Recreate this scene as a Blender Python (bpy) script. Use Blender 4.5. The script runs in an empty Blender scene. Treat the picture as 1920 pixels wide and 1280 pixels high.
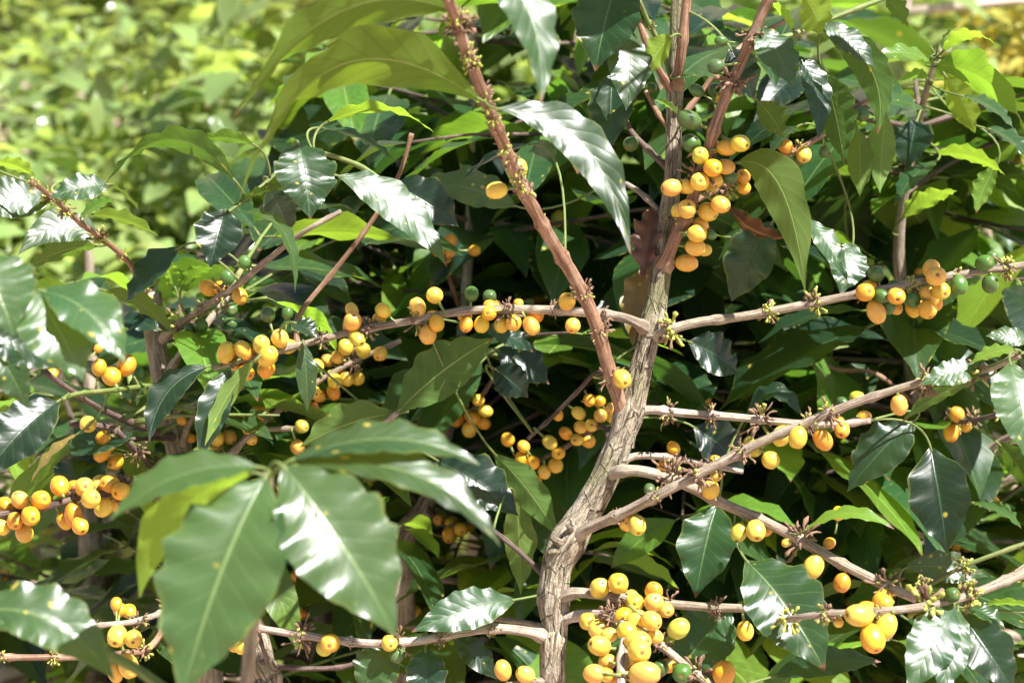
import bpy, math, random
from mathutils import Vector, Matrix, noise
R = math.radians
# ------------------------------------------------------------------ camera, world, sun, exposure
scene = bpy.context.scene
COL = scene.collection
CAM_H, PITCH, LENS, SENSOR, D0 = 1.12, R(10), 50.0, 22.3, 1.65
FPX = 1920 * LENS / SENSOR
CAM = Vector((0, 0, CAM_H))
FW = Vector((0, math.cos(PITCH), -math.sin(PITCH)))
UP = Vector((0, math.sin(PITCH), math.cos(PITCH)))
RT = Vector((1, 0, 0))
ZUP = Vector((0, 0, 1))
cd = bpy.data.cameras.new('camera')
cam = bpy.data.objects.new('camera', cd); COL.objects.link(cam)
cam.location = CAM; cam.rotation_euler = (R(90) - PITCH, 0, 0)
cd.lens = LENS; cd.sensor_width = SENSOR; cd.clip_start = 0.02; cd.clip_end = 400
cd.dof.use_dof = True; cd.dof.focus_distance = D0 - 0.01; cd.dof.aperture_fstop = 5.2; cd.dof.aperture_blades = 0
scene.camera = cam

SUN_DIR = Vector((0.42, -0.33, 0.85)).normalized()      # towards the sun
w = bpy.data.worlds.new('World'); scene.world = w; w.use_nodes = True
nt = w.node_tree; nt.nodes.clear()
sky = nt.nodes.new('ShaderNodeTexSky'); sky.sky_type = 'NISHITA'; sky.sun_disc = False
sky.sun_elevation = math.asin(SUN_DIR.z); sky.sun_rotation = math.atan2(SUN_DIR.x, SUN_DIR.y)
bg = nt.nodes.new('ShaderNodeBackground'); bg.inputs[1].default_value = 0.05
wo = nt.nodes.new('ShaderNodeOutputWorld')
nt.links.new(sky.outputs[0], bg.inputs[0]); nt.links.new(bg.outputs[0], wo.inputs[0])
sl = bpy.data.lights.new('sun', 'SUN'); sl.energy = 5.0; sl.angle = R(0.53); sl.color = (1, 0.975, 0.94)
sun = bpy.data.objects.new('sun', sl); COL.objects.link(sun)
sun.rotation_euler = SUN_DIR.to_track_quat('Z', 'Y').to_euler(); sun.location = (2, -2, 5)
scene.view_settings.view_transform = 'Standard'; scene.view_settings.look = 'None'
scene.view_settings.exposure = 1.55; scene.view_settings.gamma = 1
scene.cycles.max_bounces = 8; scene.cycles.transmission_bounces = 4
scene.cycles.use_denoising = True

rng = random.Random(11)
def P(px, py, d=0.0):
    D = D0 + d
    return CAM + FW * D + RT * ((px - 960) / FPX * D) + UP * ((640 - py) / FPX * D)
def proj(p):
    q = p - CAM; D = q.dot(FW)
    if D <= 0.05: return (-9999, -9999, D)
    return (960 + q.dot(RT) / D * FPX, 640 - q.dot(UP) / D * FPX, D)

# ------------------------------------------------------------------ material helpers
def newmat(name):
    m = bpy.data.materials.new(name); m.use_nodes = True
    t = m.node_tree; t.nodes.clear()
    return m, t, t.nodes.new('ShaderNodeOutputMaterial')
class NT:
    def __init__(s, t): s.t = t
    def n(s, kind, **kw):
        x = s.t.nodes.new('ShaderNode' + kind)
        for k, v in kw.items(): setattr(x, k, v)
        return x
    def l(s, a, b): s.t.links.new(a, b)
    def setin(s, sock, v):
        if hasattr(v, 'is_linked') or hasattr(v, 'links'): s.l(v, sock)
        else: sock.default_value = v
    def m(s, op, a, b=0.0, c=0.0, clamp=False):
        x = s.n('Math', operation=op); x.use_clamp = clamp
        for i, v in enumerate((a, b, c)): s.setin(x.inputs[i], v)
        return x.outputs[0]
    def mix(s, f, a, b):
        x = s.n('Mix', data_type='RGBA')
        s.setin(x.inputs[0], f); s.setin(x.inputs[6], a); s.setin(x.inputs[7], b)
        return x.outputs[2]
    def ss(s, v, lo, hi):
        x = s.n('MapRange', interpolation_type='SMOOTHSTEP')
        s.setin(x.inputs[0], v); x.inputs[1].default_value = lo; x.inputs[2].default_value = hi
        return x.outputs[0]
def c4(c): return (c[0], c[1], c[2], 1)

def leaf_material(name, top, under, trans, rough=0.30, spots=0.0, tf=0.34, vein=(0.13, 0.20, 0.07), var=0.35):
    m, t, out = newmat(name); N = NT(t)
    uv = N.n('UVMap').outputs[0]
    sep = N.n('SeparateXYZ'); N.l(uv, sep.inputs[0])
    x = N.m('ABSOLUTE', N.m('MULTIPLY_ADD', sep.outputs[0], 2.0, -1.0)); v = sep.outputs[1]
    oi = N.n('ObjectInfo'); at = N.n('Attribute', attribute_name='rnd')
    rnd = N.m('FRACT', N.m('ADD', oi.outputs['Random'], at.outputs['Fac']))
    rnd2 = N.m('FRACT', N.m('MULTIPLY', rnd, 17.31))
    # lateral veins
    ph = N.m('SUBTRACT', N.m('MULTIPLY', v, 10.5), N.m('MULTIPLY', N.m('POWER', x, 0.85), 1.9))
    tri = N.m('MULTIPLY', N.m('ABSOLUTE', N.m('SUBTRACT', N.m('FRACT', ph), 0.5)), 2.0)
    veinm = N.ss(tri, 0.84, 1.0)
    mid = N.m('SUBTRACT', 1.0, N.ss(x, 0.010, 0.042))
    height = N.m('SUBTRACT', N.m('MULTIPLY', N.m('SUBTRACT', 1.0, N.m('POWER', tri, 2.5)), 0.55), N.m('MULTIPLY', mid, 0.8))
    no = N.n('TexNoise'); no.inputs['Scale'].default_value = 160; no.inputs['Detail'].default_value = 3
    tc = N.n('TexCoord'); N.l(tc.outputs['Object'], no.inputs['Vector'])
    bump = N.n('Bump'); bump.inputs['Strength'].default_value = 0.30; bump.inputs['Distance'].default_value = 0.00055
    N.l(N.m('ADD', height, N.m('MULTIPLY', no.outputs[0], 0.22)), bump.inputs['Height'])
    back = N.n('NewGeometry').outputs['Backfacing']
    no2 = N.n('TexNoise'); no2.inputs['Scale'].default_value = 22; N.l(tc.outputs['Object'], no2.inputs['Vector'])
    def vary(c):
        hsv = N.n('HueSaturation')
        N.l(N.m('MULTIPLY_ADD', rnd2, 0.035, 0.483), hsv.inputs['Hue'])
        N.l(N.m('MULTIPLY_ADD', rnd, var * 2, 1 - var + 0.0), hsv.inputs['Value'])
        hsv.inputs['Saturation'].default_value = 0.97
        N.setin(hsv.inputs['Color'], c4(c)); return hsv.outputs[0]
    tcol = vary(top); tcol = N.mix(N.m('MULTIPLY', N.ss(no2.outputs[0], 0.35, 0.75), 0.35), tcol, c4([k * 1.7 for k in top]))
    tcol = N.mix(N.m('MULTIPLY', veinm, 0.22), tcol, c4(vein)); tcol = N.mix(N.m('MULTIPLY', mid, 0.75), tcol, c4(vein))
    ucol = vary(under); ucol = N.mix(N.m('MULTIPLY', veinm, 0.6), ucol, c4([k * 1.5 for k in under]))
    ucol = N.mix(N.m('MULTIPLY', mid, 0.8), ucol, c4((0.34, 0.42, 0.13)))
    col = N.mix(back, tcol, ucol)
    tr = vary(trans); tr = N.mix(N.m('MULTIPLY', N.m('MAXIMUM', veinm, mid), 0.6), tr, c4([k * 0.4 for k in trans]))
    wear = N.m('MULTIPLY', N.m('GREATER_THAN', rnd2, 0.45), N.ss(N.m('ADD', v, N.m('MULTIPLY', no2.outputs[0], 0.10)), 0.985, 1.03))
    edge = N.m('MULTIPLY', N.ss(N.m('ADD', x, N.m('MULTIPLY', no2.outputs[0], 0.5)), 1.18, 1.32), 0.55)
    col = N.mix(edge, col, c4((0.20, 0.22, 0.04))); col = N.mix(wear, col, c4((0.16, 0.07, 0.03))); tr = N.mix(wear, tr, c4((0.2, 0.07, 0.02)))
    if spots > 0:
        mp = N.n('Mapping'); N.l(uv, mp.inputs[0]); mp.inputs['Scale'].default_value = (1.0, 2.3, 1)
        cx = N.n('CombineXYZ'); N.l(N.m('MULTIPLY', rnd, 37.0), cx.inputs[0]); N.l(N.m('MULTIPLY', rnd2, 19.0), cx.inputs[1])
        N.l(cx.outputs[0], mp.inputs['Location'])
        vo = N.n('TexVoronoi'); vo.inputs['Scale'].default_value = 4.2; N.l(mp.outputs[0], vo.inputs['Vector'])
        sp = N.n('SeparateColor'); N.l(vo.outputs['Color'], sp.inputs[0])
        dist = N.m('ADD', vo.outputs['Distance'], N.m('MULTIPLY', N.m('SUBTRACT', no2.outputs[0], 0.5), 0.20))
        rad = N.m('MULTIPLY', N.m('GREATER_THAN', sp.outputs[0], 1 - spots), N.m('MULTIPLY_ADD', N.m('POWER', sp.outputs[1], 1.6), 0.20, 0.13))
        q = N.m('DIVIDE', dist, N.m('MAXIMUM', rad, 0.001))
        s1 = N.m('SUBTRACT', 1.0, N.ss(q, 0.40, 1.0)); s2 = N.m('SUBTRACT', 1.0, N.ss(q, 0.15, 0.5))
        s1 = N.m('MULTIPLY', s1, 0.88)
        col = N.mix(s1, col, c4((0.42, 0.38, 0.05))); col = N.mix(N.m('MULTIPLY', s2, 0.75), col, c4((0.42, 0.17, 0.03)))
        tr = N.mix(s1, tr, c4((0.6, 0.42, 0.05)))
    pr = N.n('BsdfPrincipled'); N.l(col, pr.inputs['Base Color']); N.l(bump.outputs[0], pr.inputs['Normal'])
    N.l(N.m('ADD', N.m('MULTIPLY_ADD', back, 0.20, rough + 0.02), N.m('MULTIPLY', no2.outputs[0], 0.13)), pr.inputs['Roughness'])
    N.l(N.m('MULTIPLY_ADD', back, -0.4, 0.6), pr.inputs['Specular IOR Level'])
    tl = N.n('BsdfTranslucent'); N.l(tr, tl.inputs[0]); N.l(bump.outputs[0], tl.inputs['Normal'])
    mx = N.n('MixShader'); mx.inputs[0].default_value = tf
    N.l(pr.outputs[0], mx.inputs[1]); N.l(tl.outputs[0], mx.inputs[2]); N.l(mx.outputs[0], out.inputs[0])
    return m

ML = {
    'n': leaf_material('leaf_mature', (0.018, 0.052, 0.015), (0.088, 0.150, 0.032), (0.17, 0.32, 0.014), 0.25, 0.16),
    'd': leaf_material('leaf_shade_dark', (0.007, 0.021, 0.011), (0.055, 0.100, 0.028), (0.12, 0.27, 0.016), 0.23, 0.08, 0.26, (0.05, 0.10, 0.04)),  # darker copy of the mature leaf, with shade put into its colour
    's': leaf_material('leaf_spotted', (0.023, 0.062, 0.020), (0.105, 0.155, 0.046), (0.22, 0.38, 0.035), 0.22, 0.42, 0.30, (0.20, 0.28, 0.10)),
    'y': leaf_material('leaf_young_lit', (0.085, 0.180, 0.018), (0.150, 0.250, 0.030), (0.36, 0.60, 0.025), 0.28, 0.08, 0.45, (0.3, 0.42, 0.08)),  # young shoots; the bright colour also stands in for sun on backlit leaves
    'o': leaf_material('leaf_overhead', (0.018, 0.052, 0.015), (0.062, 0.105, 0.014), (0.23, 0.36, 0.012), 0.27, 0.05, 0.38),
    'b': leaf_material('leaf_dead', (0.085, 0.038, 0.022), (0.10, 0.050, 0.025), (0.22, 0.08, 0.02), 0.42, 0.0, 0.25, (0.14, 0.07, 0.03)),
    'm': leaf_material('leaf_dying', (0.19, 0.15, 0.035), (0.17, 0.13, 0.035), (0.38, 0.25, 0.03), 0.38, 0.75, 0.3, (0.25, 0.18, 0.05)),
    'w': leaf_material('leaf_hillside', (0.165, 0.225, 0.075), (0.24, 0.30, 0.085), (0.55, 0.68, 0.12), 0.11, 0.0, 0.38, (0.15, 0.25, 0.06), 0.55),  # paled: the slope's haze and strong sunlight are put into the colour
    'l': leaf_material('leaf_yellowed', (0.36, 0.31, 0.05), (0.36, 0.31, 0.05), (0.6, 0.5, 0.05), 0.4, 0.0, 0.4, (0.5, 0.4, 0.05)),
}
def bark_material(name, c1, c2, c3, rough, scale, bumpd, green=0.0):
    m, t, out = newmat(name); N = NT(t)
    uv = N.n('UVMap').outputs[0]
    mp = N.n('Mapping'); N.l(uv, mp.inputs[0]); mp.inputs['Scale'].default_value = (scale * 3.2, scale * 0.75, 1)
    oi = N.n('ObjectInfo')
    cx = N.n('CombineXYZ'); N.l(N.m('MULTIPLY', oi.outputs['Random'], 31.0), cx.inputs[2]); N.l(cx.outputs[0], mp.inputs['Location'])
    a = N.n('TexNoise'); a.inputs['Scale'].default_value = 5.0; a.inputs['Detail'].default_value = 7; a.inputs['Roughness'].default_value = 0.68
    N.l(mp.outputs[0], a.inputs['Vector'])
    tc = N.n('TexCoord')
    b = N.n('TexNoise'); b.inputs['Scale'].default_value = 45; b.inputs['Detail'].default_value = 4; N.l(tc.outputs['Object'], b.inputs['Vector'])
    f = N.n('TexNoise'); f.inputs['Scale'].default_value = 420; f.inputs['Detail'].default_value = 2; N.l(tc.outputs['Object'], f.inputs['Vector'])
    mv = N.n('Mapping'); N.l(uv, mv.inputs[0]); mv.inputs['Scale'].default_value = (7, 9, 1)
    wv = N.n('VectorMath', operation='MULTIPLY_ADD'); N.l(b.outputs['Color'], wv.inputs[0]); wv.inputs[1].default_value = (1.1, 1.1, 1.1); N.l(mv.outputs[0], wv.inputs[2])
    vc = N.n('TexVoronoi', feature='DISTANCE_TO_EDGE'); vc.inputs['Scale'].default_value = 1.0; N.l(wv.outputs[0], vc.inputs['Vector'])
    crack = N.m('SUBTRACT', 1.0, N.ss(vc.outputs['Distance'], 0.0, 0.07))
    col = N.mix(N.ss(a.outputs[0], 0.40, 0.60), c4(c1), c4(c2))
    col = N.mix(N.m('MULTIPLY', crack, 0.6 if green > .3 else 0.2), col, c4([k * 0.5 for k in c1]))
    col = N.mix(N.m('MULTIPLY', N.ss(b.outputs[0], 0.48, 0.72), 0.75), col, c4(c3))
    if green: 
        g = N.n('TexNoise'); g.inputs['Scale'].default_value = 24; N.l(tc.outputs['Object'], g.inputs['Vector'])
        col = N.mix(N.m('MULTIPLY', N.ss(g.outputs[0], 0.5, 0.68), green), col, c4((0.17, 0.18, 0.06)))
    col = N.mix(N.m('MULTIPLY', N.ss(f.outputs[0], 0.45, 0.7), 0.25), col, c4([k * 0.5 for k in c1]))
    pr = N.n('BsdfPrincipled'); N.l(col, pr.inputs['Base Color']); pr.inputs['Roughness'].default_value = rough
    pr.inputs['Specular IOR Level'].default_value = 0.3
    bu = N.n('Bump'); bu.inputs['Strength'].default_value = 0.9; bu.inputs['Distance'].default_value = bumpd
    N.l(N.m('SUBTRACT', N.m('ADD', a.outputs[0], N.m('MULTIPLY', f.outputs[0], 0.3)), N.m('MULTIPLY', crack, 0.45 if green > .3 else 0.1)), bu.inputs['Height']); N.l(bu.outputs[0], pr.inputs['Normal'])
    N.l(pr.outputs[0], out.inputs[0]); return m
MB = {
    'trunk': bark_material('trunk_bark', (0.14, 0.105, 0.07), (0.50, 0.42, 0.30), (0.55, 0.48, 0.37), 0.85, 2.6, 0.0040, 0.6),
    'stem': bark_material('stem_bark', (0.16, 0.12, 0.085), (0.42, 0.33, 0.245), (0.50, 0.42, 0.34), 0.75, 1.6, 0.0014, 0.18),
    'pale': bark_material('pale_bark', (0.20, 0.145, 0.105), (0.50, 0.41, 0.33), (0.55, 0.47, 0.40), 0.8, 1.2, 0.0014, 0.1),
    'red': bark_material('red_bark', (0.15, 0.075, 0.045), (0.33, 0.195, 0.12), (0.38, 0.26, 0.18), 0.6, 1.0, 0.0008),
    'dark': bark_material('dark_bark', (0.055, 0.035, 0.030), (0.17, 0.115, 0.09), (0.22, 0.16, 0.13), 0.75, 1.2, 0.0010),
    'green': bark_material('green_twig', (0.10, 0.13, 0.035), (0.17, 0.23, 0.055), (0.24, 0.22, 0.09), 0.5, 1.0, 0.0005),
}
def simple(name, col, rough=0.6, nscale=200, amt=0.4, sss=0.0, objcol=False):
    m, t, out = newmat(name); N = NT(t)
    tc = N.n('TexCoord'); no = N.n('TexNoise'); no.inputs['Scale'].default_value = nscale; no.inputs['Detail'].default_value = 4
    N.l(tc.outputs['Object'], no.inputs['Vector'])
    pr = N.n('BsdfPrincipled')
    if objcol:
        oi = N.n('ObjectInfo'); base = oi.outputs['Color']
        hs = N.n('HueSaturation'); N.l(base, hs.inputs['Color']); hs.inputs['Value'].default_value = 0.62; hs.inputs['Hue'].default_value = 0.488
        dark = hs.outputs[0]
    else: base = c4(col); dark = c4([k * 0.45 for k in col])
    N.l(N.mix(N.m('MULTIPLY', N.ss(no.outputs[0], 0.4, 0.75), amt), base, dark), pr.inputs['Base Color'])
    pr.inputs['Roughness'].default_value = rough
    if objcol:
        b2 = N.n('TexNoise'); b2.inputs['Scale'].default_value = 1.6; N.l(tc.outputs['Object'], b2.inputs['Vector'])
        vx = N.n('VectorMath', operation='MULTIPLY_ADD'); cxx = N.n('CombineXYZ'); N.l(oi.outputs['Random'], cxx.inputs[0]); N.l(oi.outputs['Random'], cxx.inputs[2])
        N.l(cxx.outputs[0], vx.inputs[0]); vx.inputs[1].default_value = (40, 40, 40); N.l(tc.outputs['Object'], vx.inputs[2])
        N.l(vx.outputs[0], b2.inputs['Vector']); N.l(vx.outputs[0], no.inputs['Vector'])
        v2 = N.n('TexVoronoi'); v2.inputs['Scale'].default_value = 2.3; N.l(vx.outputs[0], v2.inputs['Vector'])
        sk = N.n('SeparateColor'); N.l(v2.outputs['Color'], sk.inputs[0])
        fleck = N.m('MULTIPLY', N.m('GREATER_THAN', sk.outputs[0], 0.80), N.m('SUBTRACT', 1.0, N.ss(v2.outputs['Distance'], 0.05, 0.16)))
        src = pr.inputs['Base Color'].links[0].from_socket
        hs2 = N.n('HueSaturation'); hs2.inputs['Hue'].default_value = 0.535; hs2.inputs['Value'].default_value = 0.92; N.l(base, hs2.inputs['Color'])
        c_ = N.mix(N.m('MULTIPLY', N.ss(b2.outputs[0], 0.46, 0.66), 0.6), src, hs2.outputs[0])
        N.l(N.mix(N.m('MULTIPLY', fleck, 0.75), c_, c4((0.17, 0.07, 0.025))), pr.inputs['Base Color'])
    if sss:
        pr.inputs['Subsurface Weight'].default_value = sss; pr.inputs['Subsurface Radius'].default_value = (1.0, 0.5, 0.12)
        pr.inputs['Subsurface Scale'].default_value = 0.004
        bu = N.n('Bump'); bu.inputs['Strength'].default_value = 0.12; bu.inputs['Distance'].default_value = 0.0006
        N.l(no.outputs[0], bu.inputs['Height']); N.l(bu.outputs[0], pr.inputs['Normal'])
    N.l(pr.outputs[0], out.inputs[0]); return m
M_CHERRY = simple('cherry_skin', None, 0.33, 5, 0.35, 0.2, True)
M_CALYX = simple('calyx_scar', (0.26, 0.12, 0.04), 0.8, 400)
M_STALK = simple('cherry_stalk', (0.20, 0.24, 0.06), 0.6, 300)
M_DRY = simple('dried_flower', (0.21, 0.125, 0.075), 0.85, 300, 0.7)
M_BUD = simple('green_bud', (0.33, 0.34, 0.06), 0.5, 300, 0.4)
M_HEART = simple('cut_wood', (0.13, 0.075, 0.05), 0.9, 150, 0.6)
M_GROUND = simple('soil', (0.42, 0.31, 0.25), 0.95, 9, 0.6)
M_LITTER = simple('leaf_litter', (0.50, 0.36, 0.28), 0.8, 14, 0.6)
M_POLE = simple('weathered_pole', (0.58, 0.44, 0.37), 0.8, 40, 0.3)

# ------------------------------------------------------------------ mesh helpers
def mesh(name, V, F, mats, UV=None, fm=None, rnd=None, smooth=True):
    me = bpy.data.meshes.new(name); me.from_pydata([tuple(v) for v in V], [], F)
    for m in mats: me.materials.append(m)
    if smooth: me.polygons.foreach_set('use_smooth', [True] * len(me.polygons))
    if fm: me.polygons.foreach_set('material_index', fm)
    if UV:
        ul = me.uv_layers.new(name='UVMap'); buf = []
        for poly in F:
            for i in poly: buf += UV[i]
        ul.data.foreach_set('uv', buf)
    if rnd is not None:
        a = me.attributes.new('rnd', 'FLOAT', 'POINT'); a.data.foreach_set('value', rnd)
    me.update(); return me
def link(name, data, parent=None):
    o = bpy.data.objects.new(name, data); COL.objects.link(o)
    if parent is not None: o.parent = parent
    return o
def tag(o, label=None, cat=None, group=None, kind=None):
    for k, v in (('label', label), ('category', cat), ('group', group), ('kind', kind)):
        if v: o[k] = v
    return o
def catmull(pts, step):
    out = []
    n = len(pts)
    for i in range(n - 1):
        p0 = pts[max(i - 1, 0)]; p1 = pts[i]; p2 = pts[i + 1]; p3 = pts[min(i + 2, n - 1)]
        k = max(1, int((p2 - p1).length / step))
        for j in range(k):
            t = j / k
            out.append(0.5 * (2 * p1 + (p2 - p0) * t + (2 * p0 - 5 * p1 + 4 * p2 - p3) * t * t + (3 * p1 - p0 - 3 * p2 + p3) * t ** 3))
    out.append(pts[-1].copy()); return out
def frame(t, ref=None):
    ref = ref or (ZUP if abs(t.z) < 0.9 else Vector((0, -1, 0)))
    a = t.cross(ref).normalized(); return a, a.cross(t).normalized()
def tube_data(path, rad, seg, disp=None, V=None, F=None, UV=None, cap=True):
    V = [] if V is None else V; F = [] if F is None else F; UV = [] if UV is None else UV
    base = len(V); L = 0; n = len(path); a = None
    for i, p in enumerate(path):
        t = (path[min(i + 1, n - 1)] - path[max(i - 1, 0)]).normalized()
        if a is None: a, b = frame(t)
        else:
            a = (a - t * a.dot(t)).normalized(); b = a.cross(t).normalized()
        if i: L += (p - path[i - 1]).length
        for j in range(seg + 1):
            an = 2 * math.pi * j / seg
            r = rad[i]
            if disp: r *= disp(an if j < seg else 0.0, L, i)
            V.append(p + (a * math.cos(an) + b * math.sin(an)) * r); UV.append((j / seg, L * 6))
    for i in range(n - 1):
        for j in range(seg):
            k = base + i * (seg + 1) + j
            F.append((k, k + 1, k + seg + 2, k + seg + 1))
    if cap:
        for i, flip in ((0, False), (n - 1, True)):
            V.append(path[i].copy()); UV.append((0.5, 0)); c = len(V) - 1
            for j in range(seg):
                k = base + i * (seg + 1) + j
                F.append((c, k, k + 1) if flip else (c, k + 1, k))
    return V, F, UV

# ------------------------------------------------------------------ leaves
WP = [(0, .03), (.05, .17), (.12, .42), (.22, .72), (.35, .94), (.45, 1), (.58, .95), (.7, .77), (.8, .53), (.88, .30), (.94, .13), (1, .012)]
def wprof(v):
    for (a, x), (b, y) in zip(WP, WP[1:]):
        if v <= b:
            t = (v - a) / (b - a); t = t * t * (3 - 2 * t) * 0.5 + t * 0.5
            return x + (y - x) * t
    return 0.01
def leaf_geo(curve, nrm, W, r, nv, nu, fold=0.25, wave=0.05, V=None, F=None, UV=None):
    """leaf blade along a curve(t)->point with a reference normal; W is the full width"""
    V = [] if V is None else V; F = [] if F is None else F; UV = [] if UV is None else UV
    base = len(V); L = (curve(1) - curve(0)).length
    ph1, ph2 = r.uniform(0, 6.28), r.uniform(0, 6.28); fr = r.uniform(3.0, 6.0) if nv > 18 else r.uniform(1.8, 3.2); tw = r.uniform(-0.35, 0.35)
    fr2 = fr * r.uniform(0.85, 1.15)
    for i in range(nv + 1):
        v = i / nv; e = 0.01
        p = curve(v); t = (curve(min(v + e, 1)) - curve(max(v - e, 0))).normalized()
        n = (nrm - t * nrm.dot(t)).normalized(); s = t.cross(n).normalized()
        n2 = (n * math.cos(tw * v) + s * math.sin(tw * v)); s = t.cross(n2).normalized(); n = n2
        hw = wprof(v) * W * 0.5
        for j in range(nu + 1):
            u = 2 * j / nu - 1; au = abs(u)
            off = fold * au * hw * (1 - 0.35 * au)
            wv = math.sin(v * fr * 6.283 + ph1) if u < 0 else math.sin(v * fr2 * 6.283 + ph2)
            env = min(1, v * 5) * min(1, (1 - v) * 6)
            off += wave * W * (wv + (0.4 * math.sin(v * fr * 11.1 + ph2) if nv > 18 else 0)) * au * au * env
            q = p + s * (u * hw * (1 + 0.05 * wv * env)) + n * off
            V.append(q); UV.append((j / nu, v))
    for i in range(nv):
        for j in range(nu):
            k = base + i * (nu + 1) + j
            F.append((k, k + 1, k + nu + 2, k + nu + 1))
    return V, F, UV
def bez(a, m, b):
    c = m * 2 - (a + b) * 0.5
    return lambda t: a * (1 - t) ** 2 + c * (2 * t * (1 - t)) + b * t * t

# ------------------------------------------------------------------ plants
class Plant:
    def __init__(s, loc, label, group=None):
        s.root = link('coffee_plant', None); s.root.location = loc
        tag(s.root, label, 'coffee plant', group)
        s.br = []
    def adopt(s, o, parent=None):
        """parent at world position kept"""
        p = parent or s.root
        o.parent = p
        base = s.root.location if p is s.root else (s.root.location + p.location)
        o.location = o.location - base
def centre_mesh(V):
    c = sum(V, Vector()) / len(V)
    return c, [v - c for v in V]
class Branch: pass
def add_branch(pl, pts, r0, r1, mat='stem', name='branch', seg=12, nodes=0.034, swell=0.34, step=0.004, world=False, cluster=None, rough=0.05, ends=1):
    W = [p if world else P(*p) for p in pts]
    path = catmull(W, step); n = len(path)
    acc = [0]
    for a, b in zip(path, path[1:]): acc.append(acc[-1] + (b - a).length)
    Lt = acc[-1]; off = rng.uniform(0.3, 0.8) * nodes if nodes else 0
    rad = []
    for i in range(n):
        r = r0 + (r1 - r0) * (acc[i] / Lt)
        if nodes:
            k = ((acc[i] - off) / nodes); dd = abs(k - round(k)) * nodes
            r *= 1 + swell * math.exp(-(dd / 0.0032) ** 2)
        if ends: r *= 1 + 0.55 * math.exp(-(acc[i] / max(3.2 * r0, .006)) ** 2)
        rad.append(r)
    sx = rng.uniform(0, 50)
    def disp(an, L, i):
        return 1 + rough * noise.noise(Vector((math.cos(an) * 1.4 + sx, math.sin(an) * 1.4, L * 45))) + rough * 0.8 * noise.noise(Vector((math.cos(an) * 3 + sx, math.sin(an) * 3, L * 130)))
    V, F, UV = tube_data(path, rad, seg, disp)
    c, V = W[0].copy(), [v - W[0] for v in V]
    o = link(name, mesh(name, V, F, [MB[mat]], UV)); o.location = c
    pl.adopt(o)
    b = Branch(); b.o = o; b.pl = pl; b.path = path; b.rad = rad; b.acc = acc; b.base = c; b.L = Lt
    b.nodes = []
    if nodes:
        k = 0
        while off + k * nodes < Lt: b.nodes.append(off + k * nodes); k += 1
    pl.br.append(b)
    if cluster: add_clusters(b, cluster)
    return b
def child(b, o):
    o.parent = b.o; o.location = o.location - b.base
def at_len(b, s):
    for i in range(1, len(b.path)):
        if b.acc[i] >= s: 
            return i
    return len(b.path) - 1
def nearest(b, p, px=None):
    best = None
    for i in range(0, len(b.path), 2):
        if px is None: d = (b.path[i] - p).length
        else:
            q = proj(b.path[i]); d = math.hypot(q[0] - px[0], q[1] - px[1])
        if best is None or d < best[0]: best = (d, i)
    return best

# remains of flowers and buds at the nodes: a few shared meshes
def cluster_mesh(name, kind, seed):
    r = random.Random(seed); V, F, UV = [], [], []; fm = []
    for k in range(r.randint(30, 46)):
        d = Vector((r.gauss(0, 1), r.gauss(0, 1), r.gauss(0, 0.6))).normalized()
        L = r.uniform(0.0015, 0.0055) if kind == 'dry' else r.uniform(0.0015, 0.005)
        s = Vector((d.x, d.y, 0)); s = (s.normalized() if s.length > 0.01 else Vector((1, 0, 0))) * 0.0026 + Vector((0, 0, d.z * 0.002))
        bend = Vector((r.gauss(0, 1), r.gauss(0, 1), r.gauss(0, 1))) * L * 0.22
        path = [s, s + d * L * 0.4 + bend, s + d * L * 0.75 + bend * 1.2, s + d * L + bend]
        rr = r.uniform(0.00025, 0.0005) * (1.3 if kind == 'bud' else 1)
        rads = [rr * 0.8, rr, rr * (2.0 if kind == 'bud' else r.uniform(0.9, 2.4)), rr * 0.3]
        f0 = len(F); tube_data(path, rads, 5, None, V, F, UV)
        mi = 1 if (kind == 'bud' and r.random() < 0.72) or (kind == 'dry' and r.random() < 0.12) else 0
        fm += [mi] * (len(F) - f0)
    return mesh(name, V, F, [M_DRY, M_BUD], UV, fm)
CL = {k: [cluster_mesh('flower_remains', k, 40 + i * 3 + (k == 'bud')) for i in range(6)] for k in ('dry', 'bud')}
def add_clusters(b, kind, prob=0.78, scale=1.0):
    for s in b.nodes:
        if rng.random() > prob or s < .024: continue
        i = at_len(b, s)
        if not (-60 < proj(b.path[i])[0] < 1980 and -60 < proj(b.path[i])[1] < 1340): continue
        o = link('flower_remains', rng.choice(CL[kind])); o.location = b.path[i]
        t = (b.path[min(i + 1, len(b.path) - 1)] - b.path[i - 1]).normalized()
        o.rotation_mode = 'QUATERNION'; o.rotation_quaternion = t.to_track_quat('Z', 'Y') @ Matrix.Rotation(rng.uniform(0, 6.28), 3, 'Z').to_quaternion()
        k = scale * rng.uniform(0.5, 1.35) * max(0.95, min(1.75, b.rad[i] / 0.0022)); o.scale = (k, k, k)
        child(b, o)

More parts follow.
